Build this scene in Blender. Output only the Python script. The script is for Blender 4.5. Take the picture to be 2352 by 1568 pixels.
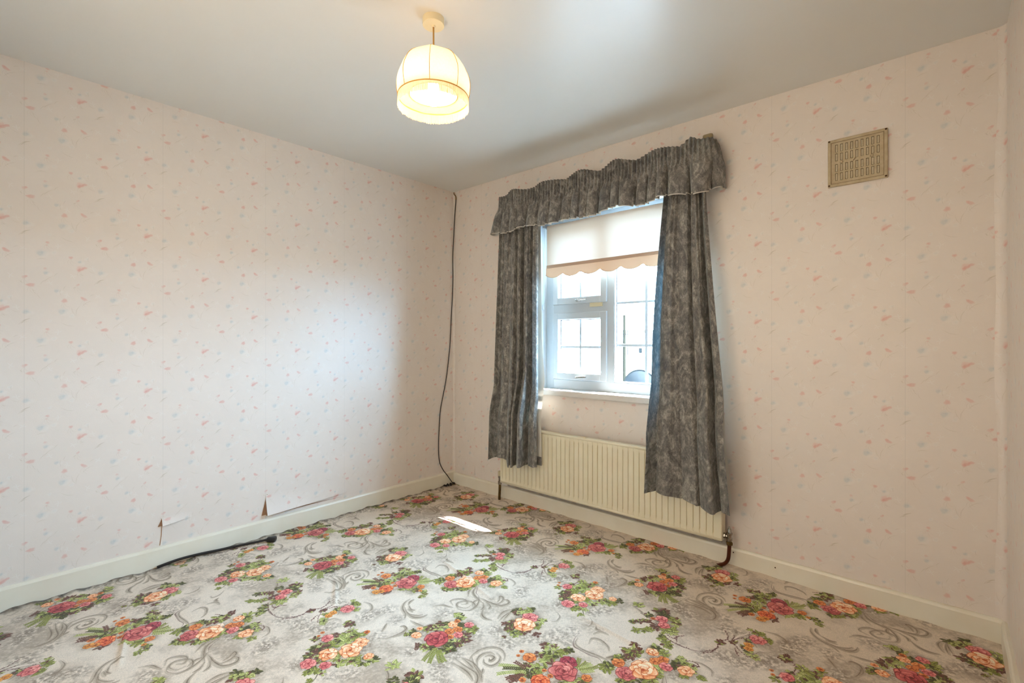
import bpy, bmesh, math, random
import numpy as np
from mathutils import Vector, Matrix

random.seed(7); rng = np.random.default_rng(11)
for o in list(bpy.data.objects): bpy.data.objects.remove(o)
SC = bpy.context.scene; COL = SC.collection
PI = math.pi

# ------------------------------------------------------------------ camera
FPX = 1108.0
cam_d = bpy.data.cameras.new('camera'); cam = bpy.data.objects.new('camera', cam_d); COL.objects.link(cam)
cam_d.sensor_width = 36.0; cam_d.lens = 36.0*FPX/2352.0; cam_d.clip_start = 0.02; cam_d.clip_end = 400
cam_d.shift_y = (787-784)/2352.0
cam.location = (3.018, -2.637, 1.153)
cam.rotation_euler = (math.radians(90), 0, math.radians(42))
SC.camera = cam

# ------------------------------------------------------------------ world, sun, lights, exposure
W = bpy.data.worlds.new('sky'); SC.world = W; W.use_nodes = True
nt = W.node_tree; nt.nodes.clear()
wo = nt.nodes.new('ShaderNodeOutputWorld'); bg = nt.nodes.new('ShaderNodeBackground')
bg.inputs['Color'].default_value = (0.42, 0.72, 1.04, 1); bg.inputs['Strength'].default_value = 78
nt.links.new(bg.outputs[0], wo.inputs[0])

sun_d = bpy.data.lights.new('sun', 'SUN'); sun = bpy.data.objects.new('sun', sun_d); COL.objects.link(sun)
sun_d.energy = 1350.0; sun_d.angle = math.radians(1.6); sun_d.color = (1.0, 0.97, 0.92)
sun.rotation_euler = Vector((-0.62, -0.46, -0.773)).to_track_quat('-Z', 'Y').to_euler()

# daylight portal at the window opening: only guides sampling of the sky
po_d = bpy.data.lights.new('window_portal', 'AREA'); po = bpy.data.objects.new('window_portal', po_d); COL.objects.link(po)
po_d.shape = 'RECTANGLE'; po_d.size = 1.04; po_d.size_y = 1.16; po_d.cycles.is_portal = True
po.location = (1.40, 0.215, 1.42); po.rotation_euler = (math.radians(-90), 0, 0)

# added warm fill lamp behind the camera, brightens the room; no doorway there
fill_d = bpy.data.lights.new('fill_light', 'AREA'); fill = bpy.data.objects.new('fill_light', fill_d); COL.objects.link(fill)
fill_d.shape = 'RECTANGLE'; fill_d.size = 1.7; fill_d.size_y = 1.5; fill_d.energy = 19.5; fill_d.color = (1.0, 0.80, 0.54)
fill.location = (1.9, -2.90, 1.45); fill.rotation_euler = (math.radians(88), 0, 0)

SC.view_settings.view_transform = 'Standard'; SC.view_settings.look = 'None'
SC.view_settings.gamma = 1.0; SC.view_settings.use_curve_mapping = False
SC.view_settings.exposure = 0.17
SC.cycles.max_bounces = 7; SC.cycles.diffuse_bounces = 4; SC.cycles.glossy_bounces = 2; SC.cycles.adaptive_threshold = 0.05; SC.cycles.transparent_max_bounces = 24
SC.cycles.sample_clamp_indirect = 8.0

# ------------------------------------------------------------------ helpers
class MB:
    def __init__(s): s.bm = bmesh.new()
    def box(s, x0, y0, z0, x1, y1, z1, bev=0.0):
        r = bmesh.ops.create_cube(s.bm, size=1.0)
        for v in r['verts']:
            v.co = Vector(((v.co.x+.5)*(x1-x0)+x0, (v.co.y+.5)*(y1-y0)+y0, (v.co.z+.5)*(z1-z0)+z0))
        if bev > 0:
            es = list({e for v in r['verts'] for e in v.link_edges})
            bmesh.ops.bevel(s.bm, geom=es, offset=bev, segments=2, affect='EDGES', profile=.6)
        return s
    def tube(s, pts, r, n=8, cap=True):
        pts = [Vector(p) for p in pts]; rs = r if isinstance(r, (list, tuple)) else [r]*len(pts)
        prev = None; rings = []
        for i, p in enumerate(pts):
            t = (pts[min(i+1, len(pts)-1)]-pts[max(i-1, 0)]).normalized()
            if prev is None:
                a = Vector((0, 0, 1)) if abs(t.z) < .9 else Vector((1, 0, 0))
                nrm = t.cross(a).normalized()
            else: nrm = (prev - t*prev.dot(t)).normalized()
            prev = nrm; b = t.cross(nrm)
            rings.append([s.bm.verts.new(p+(nrm*math.cos(2*PI*k/n)+b*math.sin(2*PI*k/n))*rs[i]) for k in range(n)])
        for i in range(len(rings)-1):
            for k in range(n):
                s.bm.faces.new((rings[i][k], rings[i][(k+1) % n], rings[i+1][(k+1) % n], rings[i+1][k]))
        if cap: s.bm.faces.new(rings[0][::-1]); s.bm.faces.new(rings[-1])
        return s
    def lathe(s, prof, c, n=32, axis='z'):
        rings = []
        for (r, h) in prof:
            ring = []
            for k in range(n):
                a = 2*PI*k/n; q = (r*math.cos(a), r*math.sin(a), h)
                if axis == 'y': q = (q[0], q[2], q[1])
                if axis == 'x': q = (q[2], q[0], q[1])
                ring.append(s.bm.verts.new((c[0]+q[0], c[1]+q[1], c[2]+q[2])))
            rings.append(ring)
        for i in range(len(rings)-1):
            for k in range(n):
                s.bm.faces.new((rings[i][k], rings[i][(k+1) % n], rings[i+1][(k+1) % n], rings[i+1][k]))
        if prof[0][0] > 1e-5: s.bm.faces.new(rings[0][::-1])
        if prof[-1][0] > 1e-5: s.bm.faces.new(rings[-1])
        return s
    def grid(s, fn, nu, nv, uvfn=None, wrap=False):
        V = [[s.bm.verts.new(fn(i/(nu if wrap else nu-1), j/(nv-1))) for j in range(nv)] for i in range(nu)]
        uvl = s.bm.loops.layers.uv.verify() if uvfn else None
        for i in range(nu if wrap else nu-1):
            for j in range(nv-1):
                i2 = (i+1) % nu
                f = s.bm.faces.new((V[i][j], V[i2][j], V[i2][j+1], V[i][j+1]))
                if uvfn:
                    for l, (a, b) in zip(f.loops, ((i, j), (i+1, j), (i+1, j+1), (i, j+1))):
                        l[uvl].uv = uvfn(a/(nu-1), b/(nv-1))
        return s
    def build(s, name, mat, parent=None, smooth=False, recalc=True):
        if recalc: bmesh.ops.recalc_face_normals(s.bm, faces=s.bm.faces)
        me = bpy.data.meshes.new(name); s.bm.to_mesh(me); s.bm.free()
        if mat: me.materials.append(mat)
        if smooth:
            for p in me.polygons: p.use_smooth = True
        o = bpy.data.objects.new(name, me); COL.objects.link(o)
        if parent:
            o.parent = parent; o.matrix_parent_inverse = Matrix.Translation(-parent.location)
        return o
def thing(name, label, cat, loc=(0, 0, 0), group=None):
    o = bpy.data.objects.new(name, None); COL.objects.link(o); o.location = loc; o.empty_display_size = .05
    o['label'] = label; o['category'] = cat
    if group: o['group'] = group
    return o
def tag(o, label, cat, group=None):
    o['label'] = label; o['category'] = cat
    if group: o['group'] = group
    return o
def struct(o, label=None):
    o['kind'] = 'structure'
    if label: o['label'] = label; o['category'] = o.name.split('_')[0].split('.')[0]
    return o
def smooth_pts(P, n=8):
    P = [Vector(p) for p in P]; out = []
    for i in range(len(P)-1):
        p0, p1, p2, p3 = P[max(i-1, 0)], P[i], P[i+1], P[min(i+2, len(P)-1)]
        for k in range(n):
            t = k/n
            out.append(.5*((2*p1)+(p2-p0)*t+(2*p0-5*p1+4*p2-p3)*t*t+(3*p1-p0-3*p2+p3)*t**3))
    out.append(P[-1]); return out

# ------------------------------------------------------------------ materials
def new_mat(name):
    m = bpy.data.materials.new(name); m.use_nodes = True
    return m, m.node_tree, m.node_tree.nodes['Principled BSDF']
def s2l(c): return tuple(((x/255.0)/12.92 if x/255.0 <= .04045 else ((x/255.0+.055)/1.055)**2.4) for x in c)
def simple(name, rgb, rough=.5, metal=0, noise=None, bump=None, trans=0, spec=None):
    m, t, p = new_mat(name); c = (*s2l(rgb), 1)
    p.inputs['Base Color'].default_value = c; p.inputs['Roughness'].default_value = rough; p.inputs['Metallic'].default_value = metal
    if spec is not None: p.inputs['Specular IOR Level'].default_value = spec
    tc = t.nodes.new('ShaderNodeTexCoord')
    if noise:
        sc, amt, c2 = noise
        n = t.nodes.new('ShaderNodeTexNoise'); n.inputs['Scale'].default_value = sc; n.inputs['Detail'].default_value = 5
        r = t.nodes.new('ShaderNodeValToRGB'); r.color_ramp.elements[0].position = .5-amt/2; r.color_ramp.elements[1].position = .5+amt/2
        r.color_ramp.elements[0].color = (*s2l(c2), 1); r.color_ramp.elements[1].color = c
        t.links.new(tc.outputs['Object'], n.inputs['Vector']); t.links.new(n.outputs[0], r.inputs[0]); t.links.new(r.outputs[0], p.inputs['Base Color'])
    if bump:
        n2 = t.nodes.new('ShaderNodeTexNoise'); n2.inputs['Scale'].default_value = bump[0]; n2.inputs['Detail'].default_value = 4
        b = t.nodes.new('ShaderNodeBump'); b.inputs['Strength'].default_value = bump[1]; b.inputs['Distance'].default_value = bump[2]
        t.links.new(tc.outputs['Object'], n2.inputs['Vector']); t.links.new(n2.outputs[0], b.inputs['Height']); t.links.new(b.outputs[0], p.inputs['Normal'])
    if trans:
        out = t.nodes['Material Output']; tr = t.nodes.new('ShaderNodeBsdfTranslucent'); tr.inputs['Color'].default_value = c
        mx = t.nodes.new('ShaderNodeMixShader'); mx.inputs[0].default_value = trans
        t.links.new(p.outputs[0], mx.inputs[1]); t.links.new(tr.outputs[0], mx.inputs[2]); t.links.new(mx.outputs[0], out.inputs['Surface'])
    return m

# -------- pattern painter: a wrapped canvas painted by code, in metres
class Canvas:
    def __init__(s, w, h, res, base):
        s.res = res; s.W = int(round(w/res)); s.H = int(round(h/res)); s.rx = s.W/w; s.ry = s.H/h
        s.a = np.empty((s.H, s.W, 3), np.float32); s.a[:] = np.array(base, np.float32)/255.
        s.g = np.zeros((s.H, s.W), np.float32)
        n = rng.random((s.H, s.W)).astype(np.float32); s.n = n
        s.n2 = s.fbm([(0, 0)], 3); s.n3 = s.fbm(None, 110, 3, 9)
    def fbm(s, _, oct0=2, octs=5, seed=0):
        r = np.random.default_rng(100+oct0+seed); out = np.zeros((s.H, s.W), np.float32); amp = 1; tot = 0
        for o in range(octs):
            ny = max(2, int(oct0*2**o*s.H/min(s.H, s.W))); nx = max(2, int(oct0*2**o*s.W/min(s.H, s.W)))
            g = r.random((ny, nx)).astype(np.float32)
            yy = np.arange(s.H)/s.H*ny; xx = np.arange(s.W)/s.W*nx
            y0 = yy.astype(int); x0 = xx.astype(int); fy = (yy-y0)[:, None]; fx = (xx-x0)[None, :]
            fy = fy*fy*(3-2*fy); fx = fx*fx*(3-2*fx)
            y0 %= ny; x0 %= nx; y1 = (y0+1) % ny; x1 = (x0+1) % nx
            v = (g[y0][:, x0]*(1-fx)+g[y0][:, x1]*fx)*(1-fy)+(g[y1][:, x0]*(1-fx)+g[y1][:, x1]*fx)*fy
            out += v*amp; tot += amp; amp *= .55
        return out/tot
    def win(s, x, y, r):
        cx = x*s.rx; cy = y*s.ry; R = int(r*s.rx)+3
        xs = np.arange(int(cx)-R, int(cx)+R+1); ys = np.arange(int(cy)-R, int(cy)+R+1)
        X, Y = np.meshgrid((xs-cx)/s.rx, (ys-cy)/s.ry)
        return ys % s.H, xs % s.W, X, Y
    def put(s, iy, ix, col, m, gl=None):
        ii = np.ix_(iy, ix); m3 = m[..., None].astype(np.float32)
        s.a[ii] = s.a[ii]*(1-m3)+np.asarray(col, np.float32)*m3
        if gl is not None: s.g[ii] = np.maximum(s.g[ii], m*gl)
def sst(a, b, x): t = np.clip((x-a)/(b-a), 0, 1); return t*t*(3-2*t)
def c3(*c): return np.array(c, np.float32)/255.

FPAL = {'pink': ((112, 36, 36), (192, 92, 90), (236, 176, 164)), 'pinkdeep': ((98, 26, 30), (176, 68, 70), (226, 142, 134)),
        'darkpink': ((80, 18, 30), (150, 48, 60), (205, 110, 118)), 'pink2': ((142, 46, 52), (214, 118, 116), (244, 196, 186)),
        'redorange': ((140, 35, 20), (216, 100, 48), (250, 190, 140)), 'orange': ((128, 56, 20), (214, 124, 62), (242, 186, 122)),
        'yo': ((140, 74, 22), (216, 144, 62), (238, 196, 118)), 'peach': ((170, 80, 40), (234, 160, 108), (252, 218, 184)),
        'cream': ((170, 66, 20), (232, 156, 102), (252, 236, 212)), 'white': ((190, 140, 110), (244, 224, 204), (255, 250, 240))}
LPAL = {'g': ((64, 62, 24), (136, 146, 62), (186, 192, 106)), 'lg': ((96, 104, 46), (176, 186, 108), (220, 224, 166)),
        'dk': ((34, 30, 14), (78, 78, 34), (136, 136, 74)), 'br': ((60, 30, 26), (104, 66, 50), (160, 124, 100))}
def blend3(p, v):
    d, m, l = [np.array(q, np.float32)/255. for q in p]
    v = v[..., None]; return np.where(v < .5, d+(m-d)*(v*2), m+(l-m)*(v*2-1))
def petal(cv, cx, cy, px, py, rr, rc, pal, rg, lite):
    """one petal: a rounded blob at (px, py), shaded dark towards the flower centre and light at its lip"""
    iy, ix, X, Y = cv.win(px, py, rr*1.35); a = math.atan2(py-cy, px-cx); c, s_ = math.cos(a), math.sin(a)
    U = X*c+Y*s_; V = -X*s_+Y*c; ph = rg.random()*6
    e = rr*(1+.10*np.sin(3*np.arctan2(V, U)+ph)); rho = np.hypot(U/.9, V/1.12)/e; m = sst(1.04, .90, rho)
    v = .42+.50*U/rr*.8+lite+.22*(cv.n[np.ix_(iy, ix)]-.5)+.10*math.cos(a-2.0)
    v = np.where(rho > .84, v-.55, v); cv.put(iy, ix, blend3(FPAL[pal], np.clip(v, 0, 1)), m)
def rose(cv, x, y, r, pal):
    rg = random.Random(int(x*9973+y*7919+r*1e5)); a0 = rg.random()*6
    rings = [(.62, .46, 6), (.36, .36, 5), (.14, .24, 3)] if r > .030 else ([(.55, .50, 5), (.22, .34, 3)] if r > .017 else [(.52, .46, 5)])
    for q, (d, rr, n) in enumerate(rings):
        for k in range(n):
            a = a0+q*.6+2*PI*k/n+rg.uniform(-.12, .12); dd = d*r*rg.uniform(.9, 1.08)
            petal(cv, x, y, x+dd*math.cos(a), y+dd*math.sin(a)*.92, rr*r*rg.uniform(.88, 1.1), r, pal, rg, rg.uniform(-.10, .16)+(.30 if pal in ('cream', 'peach') and q == 1 else (.12 if pal in ('cream', 'peach') else 0)))
    rr = r*(.13 if r > .017 else .22); iy, ix, X, Y = cv.win(x, y, rr*1.4)
    cv.put(iy, ix, np.array(FPAL[pal][0], np.float32)/255., sst(1.3, .6, np.hypot(X, Y)/rr)*.85)
def leaf(cv, x, y, L, w, a, pal, alpha=1):
    iy, ix, X, Y = cv.win(x, y, L*.75); c, s_ = math.cos(a), math.sin(a); U = (X*c+Y*s_)/(L/2); V = (-X*s_+Y*c)/w
    prof = np.clip(1-U*U, 0, 1); u = np.abs(V)/np.maximum(prof, 1e-3)
    m = sst(1.15, .75, u)*(np.abs(U) < 1)*alpha
    v = .35+.45*sst(0, .8, V/np.maximum(prof, .05)*.5+.5)
    v = np.where(np.abs(V) < .14, .2, v)+.3*(cv.n[np.ix_(iy, ix)]-.5)
    v = np.where(u > .75, v*.4, v)
    cv.put(iy, ix, blend3(LPAL[pal], np.clip(v, 0, 1)), m)
def cluster(cv, x, y, r, pal):
    rg = random.Random(int(x*7351+y*3571+r*1e5)); a0 = rg.random()*6
    iy, ix, X, Y = cv.win(x, y, r*1.25)                      # dark ground seen between the leaves
    cv.put(iy, ix, c3(52, 40, 26) if pal != 'br' else c3(64, 42, 34), sst(1.2, .35, np.hypot(X, Y)/r)*sst(.30, .60, cv.n[np.ix_(iy, ix)]*.45+cv.n2[np.ix_(iy, ix)]*.55)*.85)
    n = 10
    for k in range(n):
        a = a0+k*2*PI/n+rg.uniform(-.4, .4); d = r*rg.uniform(.25, .95)
        p = pal if rg.random() < .62 else rg.choice(['g', 'dk', 'lg', 'br', 'lg', 'g'])
        leaf(cv, x+d*math.cos(a), y+d*math.sin(a), r*rg.uniform(.8, 1.25), r*rg.uniform(.20, .34), a+rg.uniform(-.6, .6), p)
def stroke(cv, pts, w, col, alpha=.8, taper=True, hatch=0):
    P = smooth_pts([(p[0], p[1], 0) for p in pts], 10); n = len(P)
    step = max(1e-4, w*.6)
    out = []
    for i in range(n-1):
        d = (P[i+1]-P[i]).length; m = max(1, int(d/step))
        for k in range(m): out.append((P[i].lerp(P[i+1], k/m), (i+k/m)/(n-1)))
    last = {}
    for p, t in out:
        ww = w*(.35+.65*math.sin(PI*min(max(t, .02), .98))) if taper else w
        iy, ix, X, Y = cv.win(p.x, p.y, ww)
        rho = np.hypot(X, Y); m = sst(ww*.62+.0004, ww*.62-.0007, rho)*.55*alpha
        cv.put(iy, ix, col, m)
def sprig(cv, x0, y0, x1, y1, pal):
    stroke(cv, [(x0, y0), ((x0+x1)/2+.1*(y1-y0), (y0+y1)/2-.1*(x1-x0)), (x1, y1)], .0022, c3(*LPAL[pal][0]), .9)
    L = math.hypot(x1-x0, y1-y0); a = math.atan2(y1-y0, x1-x0); n = max(4, int(L/.007))
    for k in range(1, n+1):
        t = k/n; mx = x0+(x1-x0)*t+.4*t*(1-t)*(y1-y0)*.5; my = y0+(y1-y0)*t-.4*t*(1-t)*(x1-x0)*.5
        for sgn in (-1, 1):
            aa = a+sgn*.8; leaf(cv, mx+.006*math.cos(aa), my+.006*math.sin(aa), .013, .0032, aa, pal)
def cloud(cv, x, y, r):
    iy, ix, X, Y = cv.win(x, y, r*1.1); rho = np.hypot(X, Y)/r
    n2 = cv.n2[np.ix_(iy, ix)]; n1 = cv.n[np.ix_(iy, ix)]; n3 = cv.n3[np.ix_(iy, ix)]
    e = sst(1.0, .25, rho)
    cv.put(iy, ix, c3(138, 127, 112), e*sst(.44, .60, n3*.6+n1*.40)*.42)
    cv.put(iy, ix, c3(92, 80, 68), e*sst(.56, .66, n3*.6+n1*.4)*.42)
    cv.put(iy, ix, c3(228, 222, 210), e*sst(.42, .34, n3*.8+n1*.2)*.7)
CPAL = {'gr': c3(98, 86, 70), 'br': c3(88, 52, 46), 'br2': c3(112, 92, 84), 'dk': c3(52, 44, 24), 'wh': c3(236, 230, 224)}

def make_image(name, cv, alpha=None):
    im = bpy.data.images.new(name, cv.W, cv.H, alpha=True)
    buf = np.ones((cv.H, cv.W, 4), np.float32); buf[..., :3] = np.clip(cv.a, 0, 1)
    if alpha is not None: buf[..., 3] = alpha
    im.alpha_mode = 'CHANNEL_PACKED'
    im.pixels.foreach_set(buf.ravel()); im.update(); im.pack()
    return im

# -------- carpet pattern (half-drop repeat: each motif stands twice in the tile)
CW, CH = .925, 1.906
ELS=[
('F',-0.0023,0.0348,0.0301,'darkpink'),
('F',-0.0166,-0.1092,0.0313,'redorange'),
('F',0.0129,-0.0151,0.0478,'pink'),
('F',-0.1232,-0.041,0.0254,'orange'),
('F',-0.1673,-0.0336,0.01,'orange'),
('F',-0.1607,-0.06,0.0082,'orange'),
('F',-0.0397,-0.0586,0.0098,'orange'),
('F',-0.0064,-0.0667,0.0115,'orange'),
('F',0.0919,0.0087,0.0182,'orange'),
('F',-0.0656,-0.1471,0.0144,'orange'),
('F',-0.0248,-0.158,0.0193,'yo'),
('F',-0.0119,-0.1397,0.0155,'yo'),
('F',0.1191,-0.015,0.0103,'yo'),
('L',-0.0694,-0.0175,0.0181,'lg'),
('L',-0.0642,0.0121,0.0163,'g'),
('L',-0.09,0.0492,0.0167,'lg'),
('L',-0.057,0.0398,0.0144,'dk'),
('L',-0.0482,0.0693,0.0145,'g'),
('L',-0.0385,0.0912,0.0125,'dk'),
('L',-0.0849,0.0189,0.0123,'dk'),
('L',-0.1251,0.0535,0.0127,'br'),
('L',-0.1059,-0.0042,0.0123,'br'),
('L',-0.0979,0.0734,0.0085,'br'),
('L',-0.075,-0.0709,0.0158,'lg'),
('L',-0.0586,-0.06,0.0138,'lg'),
('L',-0.078,-0.1161,0.0136,'g'),
('L',-0.06,-0.1075,0.0135,'dk'),
('L',-0.0492,-0.0902,0.0136,'g'),
('L',-0.1013,-0.0826,0.0099,'br'),
('L',-0.1049,-0.0535,0.006,'br'),
('L',-0.0952,-0.1316,0.0116,'br'),
('L',-0.0937,-0.1566,0.0115,'br'),
('L',-0.1083,-0.1048,0.0098,'dk'),
('L',0.0116,-0.1253,0.0141,'br'),
('L',0.0887,-0.0288,0.0156,'g'),
('L',0.0939,-0.0104,0.013,'g'),
('L',0.1377,-0.0117,0.0116,'g'),
('L',0.1636,-0.0411,0.0101,'g'),
('L',0.1612,-0.0171,0.0076,'g'),
('L',0.0416,-0.0575,0.013,'lg'),
('L',0.061,-0.04,0.0117,'lg'),
('S',0.0322,0.0217,0.0167,0.0724,'g'),
('S',0.0384,0.0195,0.0449,0.0732,'g'),
('S',0.043,0.0198,0.0618,0.0762,'lg'),
('S',0.0476,0.02,0.086,0.082,'g'),
('S',0.0537,0.0178,0.0853,0.054,'lg'),
('S',-0.0764,-0.0877,-0.1736,-0.1417,'lg'),
('S',-0.0727,-0.0922,-0.1508,-0.143,'dk'),
('S',-0.0763,-0.1031,-0.147,-0.1783,'lg'),
('S',-0.088,-0.0982,-0.1412,-0.0944,'br'),
('S',-0.0743,-0.1204,-0.1089,-0.174,'br'),
('S',-0.0692,-0.1382,-0.0909,-0.1797,'br'),
('F',0.1324,0.1527,0.0248,'orange'),
('F',0.1808,0.121,0.0351,'pink'),
('F',0.1959,0.2203,0.017,'white'),
('F',0.217,0.1783,0.0465,'cream'),
('F',0.1968,0.2906,0.0233,'cream'),
('F',0.2279,0.2491,0.0204,'orange'),
('F',0.2463,0.2762,0.0205,'orange'),
('F',0.2698,0.2458,0.0223,'pink2'),
('F',0.332,0.2719,0.0276,'peach'),
('L',0.1134,0.1,0.0178,'g'),
('L',0.1122,0.1192,0.0135,'dk'),
('L',0.1946,0.0716,0.0128,'dk'),
('L',0.1854,0.0774,0.0108,'g'),
('L',0.2144,0.0941,0.0129,'g'),
('L',0.2462,0.1228,0.0129,'dk'),
('L',0.255,0.1353,0.0129,'g'),
('L',0.263,0.1519,0.0129,'g'),
('L',0.2639,0.1861,0.0131,'g'),
('L',0.2541,0.2166,0.0155,'lg'),
('L',0.1385,0.2272,0.0208,'br'),
('L',0.1467,0.2455,0.0186,'g'),
('L',0.1218,0.1852,0.0138,'dk'),
('L',0.1156,0.169,0.0114,'g'),
('L',0.1389,0.2006,0.0092,'br'),
('L',0.1497,0.2592,0.0117,'br'),
('L',0.1285,0.2851,0.0119,'br'),
('L',0.1971,0.3185,0.0164,'dk'),
('L',0.2349,0.314,0.0139,'g'),
('L',0.2994,0.3083,0.0158,'g'),
('L',0.2954,0.3204,0.0114,'lg'),
('L',0.2972,0.2756,0.0157,'dk'),
('L',0.336,0.2462,0.0131,'g'),
('L',0.3394,0.3085,0.0112,'lg'),
('L',0.3869,0.2729,0.0108,'g'),
('L',0.3529,0.2809,0.0088,'lg'),
('C',[(0.0916,0.2348),(0.1226,0.2571),(0.1308,0.2758),(0.115,0.296)],0.0022,'br'),
('C',[(0.3121,0.3249),(0.3404,0.34),(0.3577,0.325),(0.3431,0.322)],0.002,'br'),
('C',[(0.3786,0.1179),(0.3407,0.1266),(0.3092,0.1427),(0.294,0.1658),(0.2826,0.2078)],0.003,'gr'),
('C',[(0.3515,0.1363),(0.3269,0.1451),(0.3112,0.1627),(0.2874,0.2025)],0.003,'br2'),
('C',[(0.4198,0.1258),(0.4588,0.1446),(0.462,0.1762),(0.4427,0.2011),(0.426,0.199),(0.4437,0.1765),(0.4493,0.1565)],0.003,'gr'),
('C',[(0.4122,0.1068),(0.3669,0.1158),(0.3317,0.1273),(0.2984,0.1421)],0.003,'gr'),
('C',[(0.316,0.1044),(0.2889,0.1335),(0.286,0.1493)],0.003,'gr'),
('C',[(0.3886,0.0613),(0.3708,0.09),(0.3726,0.1124)],0.003,'gr'),
('C',[(0.321,0.0085),(0.2883,0.024),(0.3,0.0556),(0.3286,0.0729),(0.3587,0.0586),(0.3435,0.0368)],0.003,'gr'),
('C',[(0.4078,0.3061),(0.397,0.3353),(0.3545,0.3476),(0.3222,0.334)],0.0025,'gr'),
('K',0.3147,0.2175,0.0196),
('K',0.4642,0.3051,0.0341),
('K',0.4873,0.2762,0.0313),
('F',0.4349,-0.0895,0.0205,'peach'),
('F',0.4305,-0.0615,0.0138,'orange'),
('F',0.4609,-0.1326,0.02,'orange'),
('F',0.4761,-0.0989,0.0201,'orange'),
('F',0.4921,-0.1536,0.0152,'orange'),
('F',0.5039,-0.1236,0.0197,'pink2'),
('F',0.46,-0.1968,0.0466,'pinkdeep'),
('F',0.3846,-0.2359,0.0208,'peach'),
('F',0.3583,-0.1998,0.0134,'peach'),
('F',0.4868,-0.048,0.0204,'pink2'),
('L',0.511,-0.0675,0.0201,'g'),
('L',0.5237,-0.0611,0.0134,'g'),
('L',0.3582,-0.2351,0.0133,'dk'),
('L',0.3523,-0.2601,0.0088,'g'),
('L',0.3813,-0.1842,0.0134,'lg'),
('L',0.3826,-0.1626,0.0158,'br'),
('L',0.4083,-0.1548,0.0134,'br'),
('L',0.4194,-0.1295,0.018,'lg'),
('L',0.3929,-0.122,0.0114,'br'),
('L',0.4149,-0.1022,0.0091,'dk'),
('L',0.424,-0.0403,0.014,'dk'),
('L',0.3984,-0.0299,0.0141,'lg'),
('L',0.4632,-0.0693,0.0136,'dk'),
('L',0.4602,-0.2615,0.0127,'g'),
('L',0.4823,-0.255,0.0147,'lg'),
('L',0.4906,-0.2431,0.0105,'dk'),
('L',0.5151,-0.1984,0.017,'lg'),
('L',0.5263,-0.1746,0.0171,'dk'),
('L',0.542,-0.2102,0.0167,'dk'),
('L',0.5369,-0.1558,0.0128,'lg'),
('L',0.5513,-0.2018,0.0146,'dk'),
('L',0.553,-0.1643,0.0106,'br'),
('L',0.5272,-0.1123,0.0153,'br'),
('L',0.5563,-0.1243,0.0108,'br'),
('L',0.5493,-0.1353,0.0086,'br'),
('S',0.5052,-0.2255,0.5254,-0.3065,'g'),
('S',0.5114,-0.2333,0.5501,-0.3007,'g'),
('S',0.5145,-0.2305,0.5761,-0.2732,'g'),
('S',0.5161,-0.2291,0.5818,-0.2598,'g'),
('S',0.4626,-0.2993,0.432,-0.2687,'br'),
('C',[(0.1414,-0.0879),(0.15,-0.124),(0.1803,-0.1571),(0.2286,-0.1772),(0.2511,-0.196)],0.0035,'gr'),
('C',[(0.1742,-0.1207),(0.1607,-0.102),(0.1583,-0.0791)],0.003,'gr'),
('C',[(0.1801,-0.1454),(0.2234,-0.1649),(0.2617,-0.1698),(0.2858,-0.1592),(0.2982,-0.1369),(0.2988,-0.114)],0.0035,'gr'),
('C',[(0.2001,-0.1452),(0.2393,-0.1448)],0.003,'gr'),
('C',[(0.1779,-0.1234),(0.2144,-0.1382),(0.2323,-0.128)],0.003,'gr'),
('C',[(0.2038,-0.1594),(0.2427,-0.1645),(0.274,-0.1475),(0.2848,-0.1266)],0.003,'gr'),
('C',[(0.2817,-0.1901),(0.3134,-0.1883),(0.343,-0.1827),(0.3658,-0.1777)],0.003,'gr'),
('C',[(0.3254,-0.3037),(0.3343,-0.2763),(0.323,-0.2418),(0.3006,-0.2312),(0.2856,-0.2422)],0.003,'gr'),
('C',[(0.3418,0.1246),(0.3904,0.1299),(0.4254,0.1301),(0.4808,0.1433),(0.4958,0.1812),(0.4734,0.1983),(0.4554,0.1884)],0.004,'gr'),
('C',[(0.3221,0.0248),(0.3648,0.0031),(0.407,0.0294),(0.3992,0.0699),(0.3543,0.0785),(0.3244,0.0391),(0.3446,0.0146),(0.3816,0.03),(0.3814,0.0599)],0.003,'gr'),
('C',[(0.3531,0.1348),(0.3872,0.1019),(0.409,0.0606),(0.4067,0.0232)],0.003,'gr'),
('C',[(0.4084,0.1087),(0.436,0.085),(0.4396,0.0645)],0.003,'gr'),
('C',[(0.4162,0.1218),(0.4514,0.1108),(0.4615,0.0902)],0.003,'gr'),
('C',[(0.4467,0.071),(0.4707,0.0408),(0.5018,0.0298),(0.5311,0.0398)],0.004,'gr'),
('C',[(0.265,-0.0571),(0.2869,-0.0252),(0.312,-0.0147),(0.3369,-0.0043)],0.003,'gr'),
('C',[(0.644,-0.1914),(0.6355,-0.1695),(0.6352,-0.1263),(0.657,-0.0888),(0.6911,-0.0759),(0.724,-0.0898),(0.7423,-0.1154)],0.003,'gr'),
('C',[(0.6893,-0.1956),(0.6681,-0.178),(0.6584,-0.1489),(0.67,-0.1169),(0.6943,-0.1123)],0.003,'gr'),
('C',[(0.6817,-0.1575),(0.6985,-0.1712),(0.7269,-0.1658),(0.7342,-0.139),(0.7205,-0.11),(0.6923,-0.1012)],0.003,'gr'),
('C',[(0.6751,-0.1424),(0.6828,-0.1269),(0.7038,-0.125),(0.7086,-0.1415),(0.7048,-0.1491),(0.6946,-0.1417)],0.003,'gr'),
('C',[(0.6068,-0.2497),(0.6574,-0.2442),(0.6977,-0.2467),(0.7355,-0.2612)],0.004,'gr'),
('C',[(0.6183,-0.2062),(0.6664,-0.2122),(0.6904,-0.2185)],0.003,'gr'),
('C',[(0.6949,-0.2065),(0.7315,-0.2202),(0.762,-0.2447)],0.003,'gr'),
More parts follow.
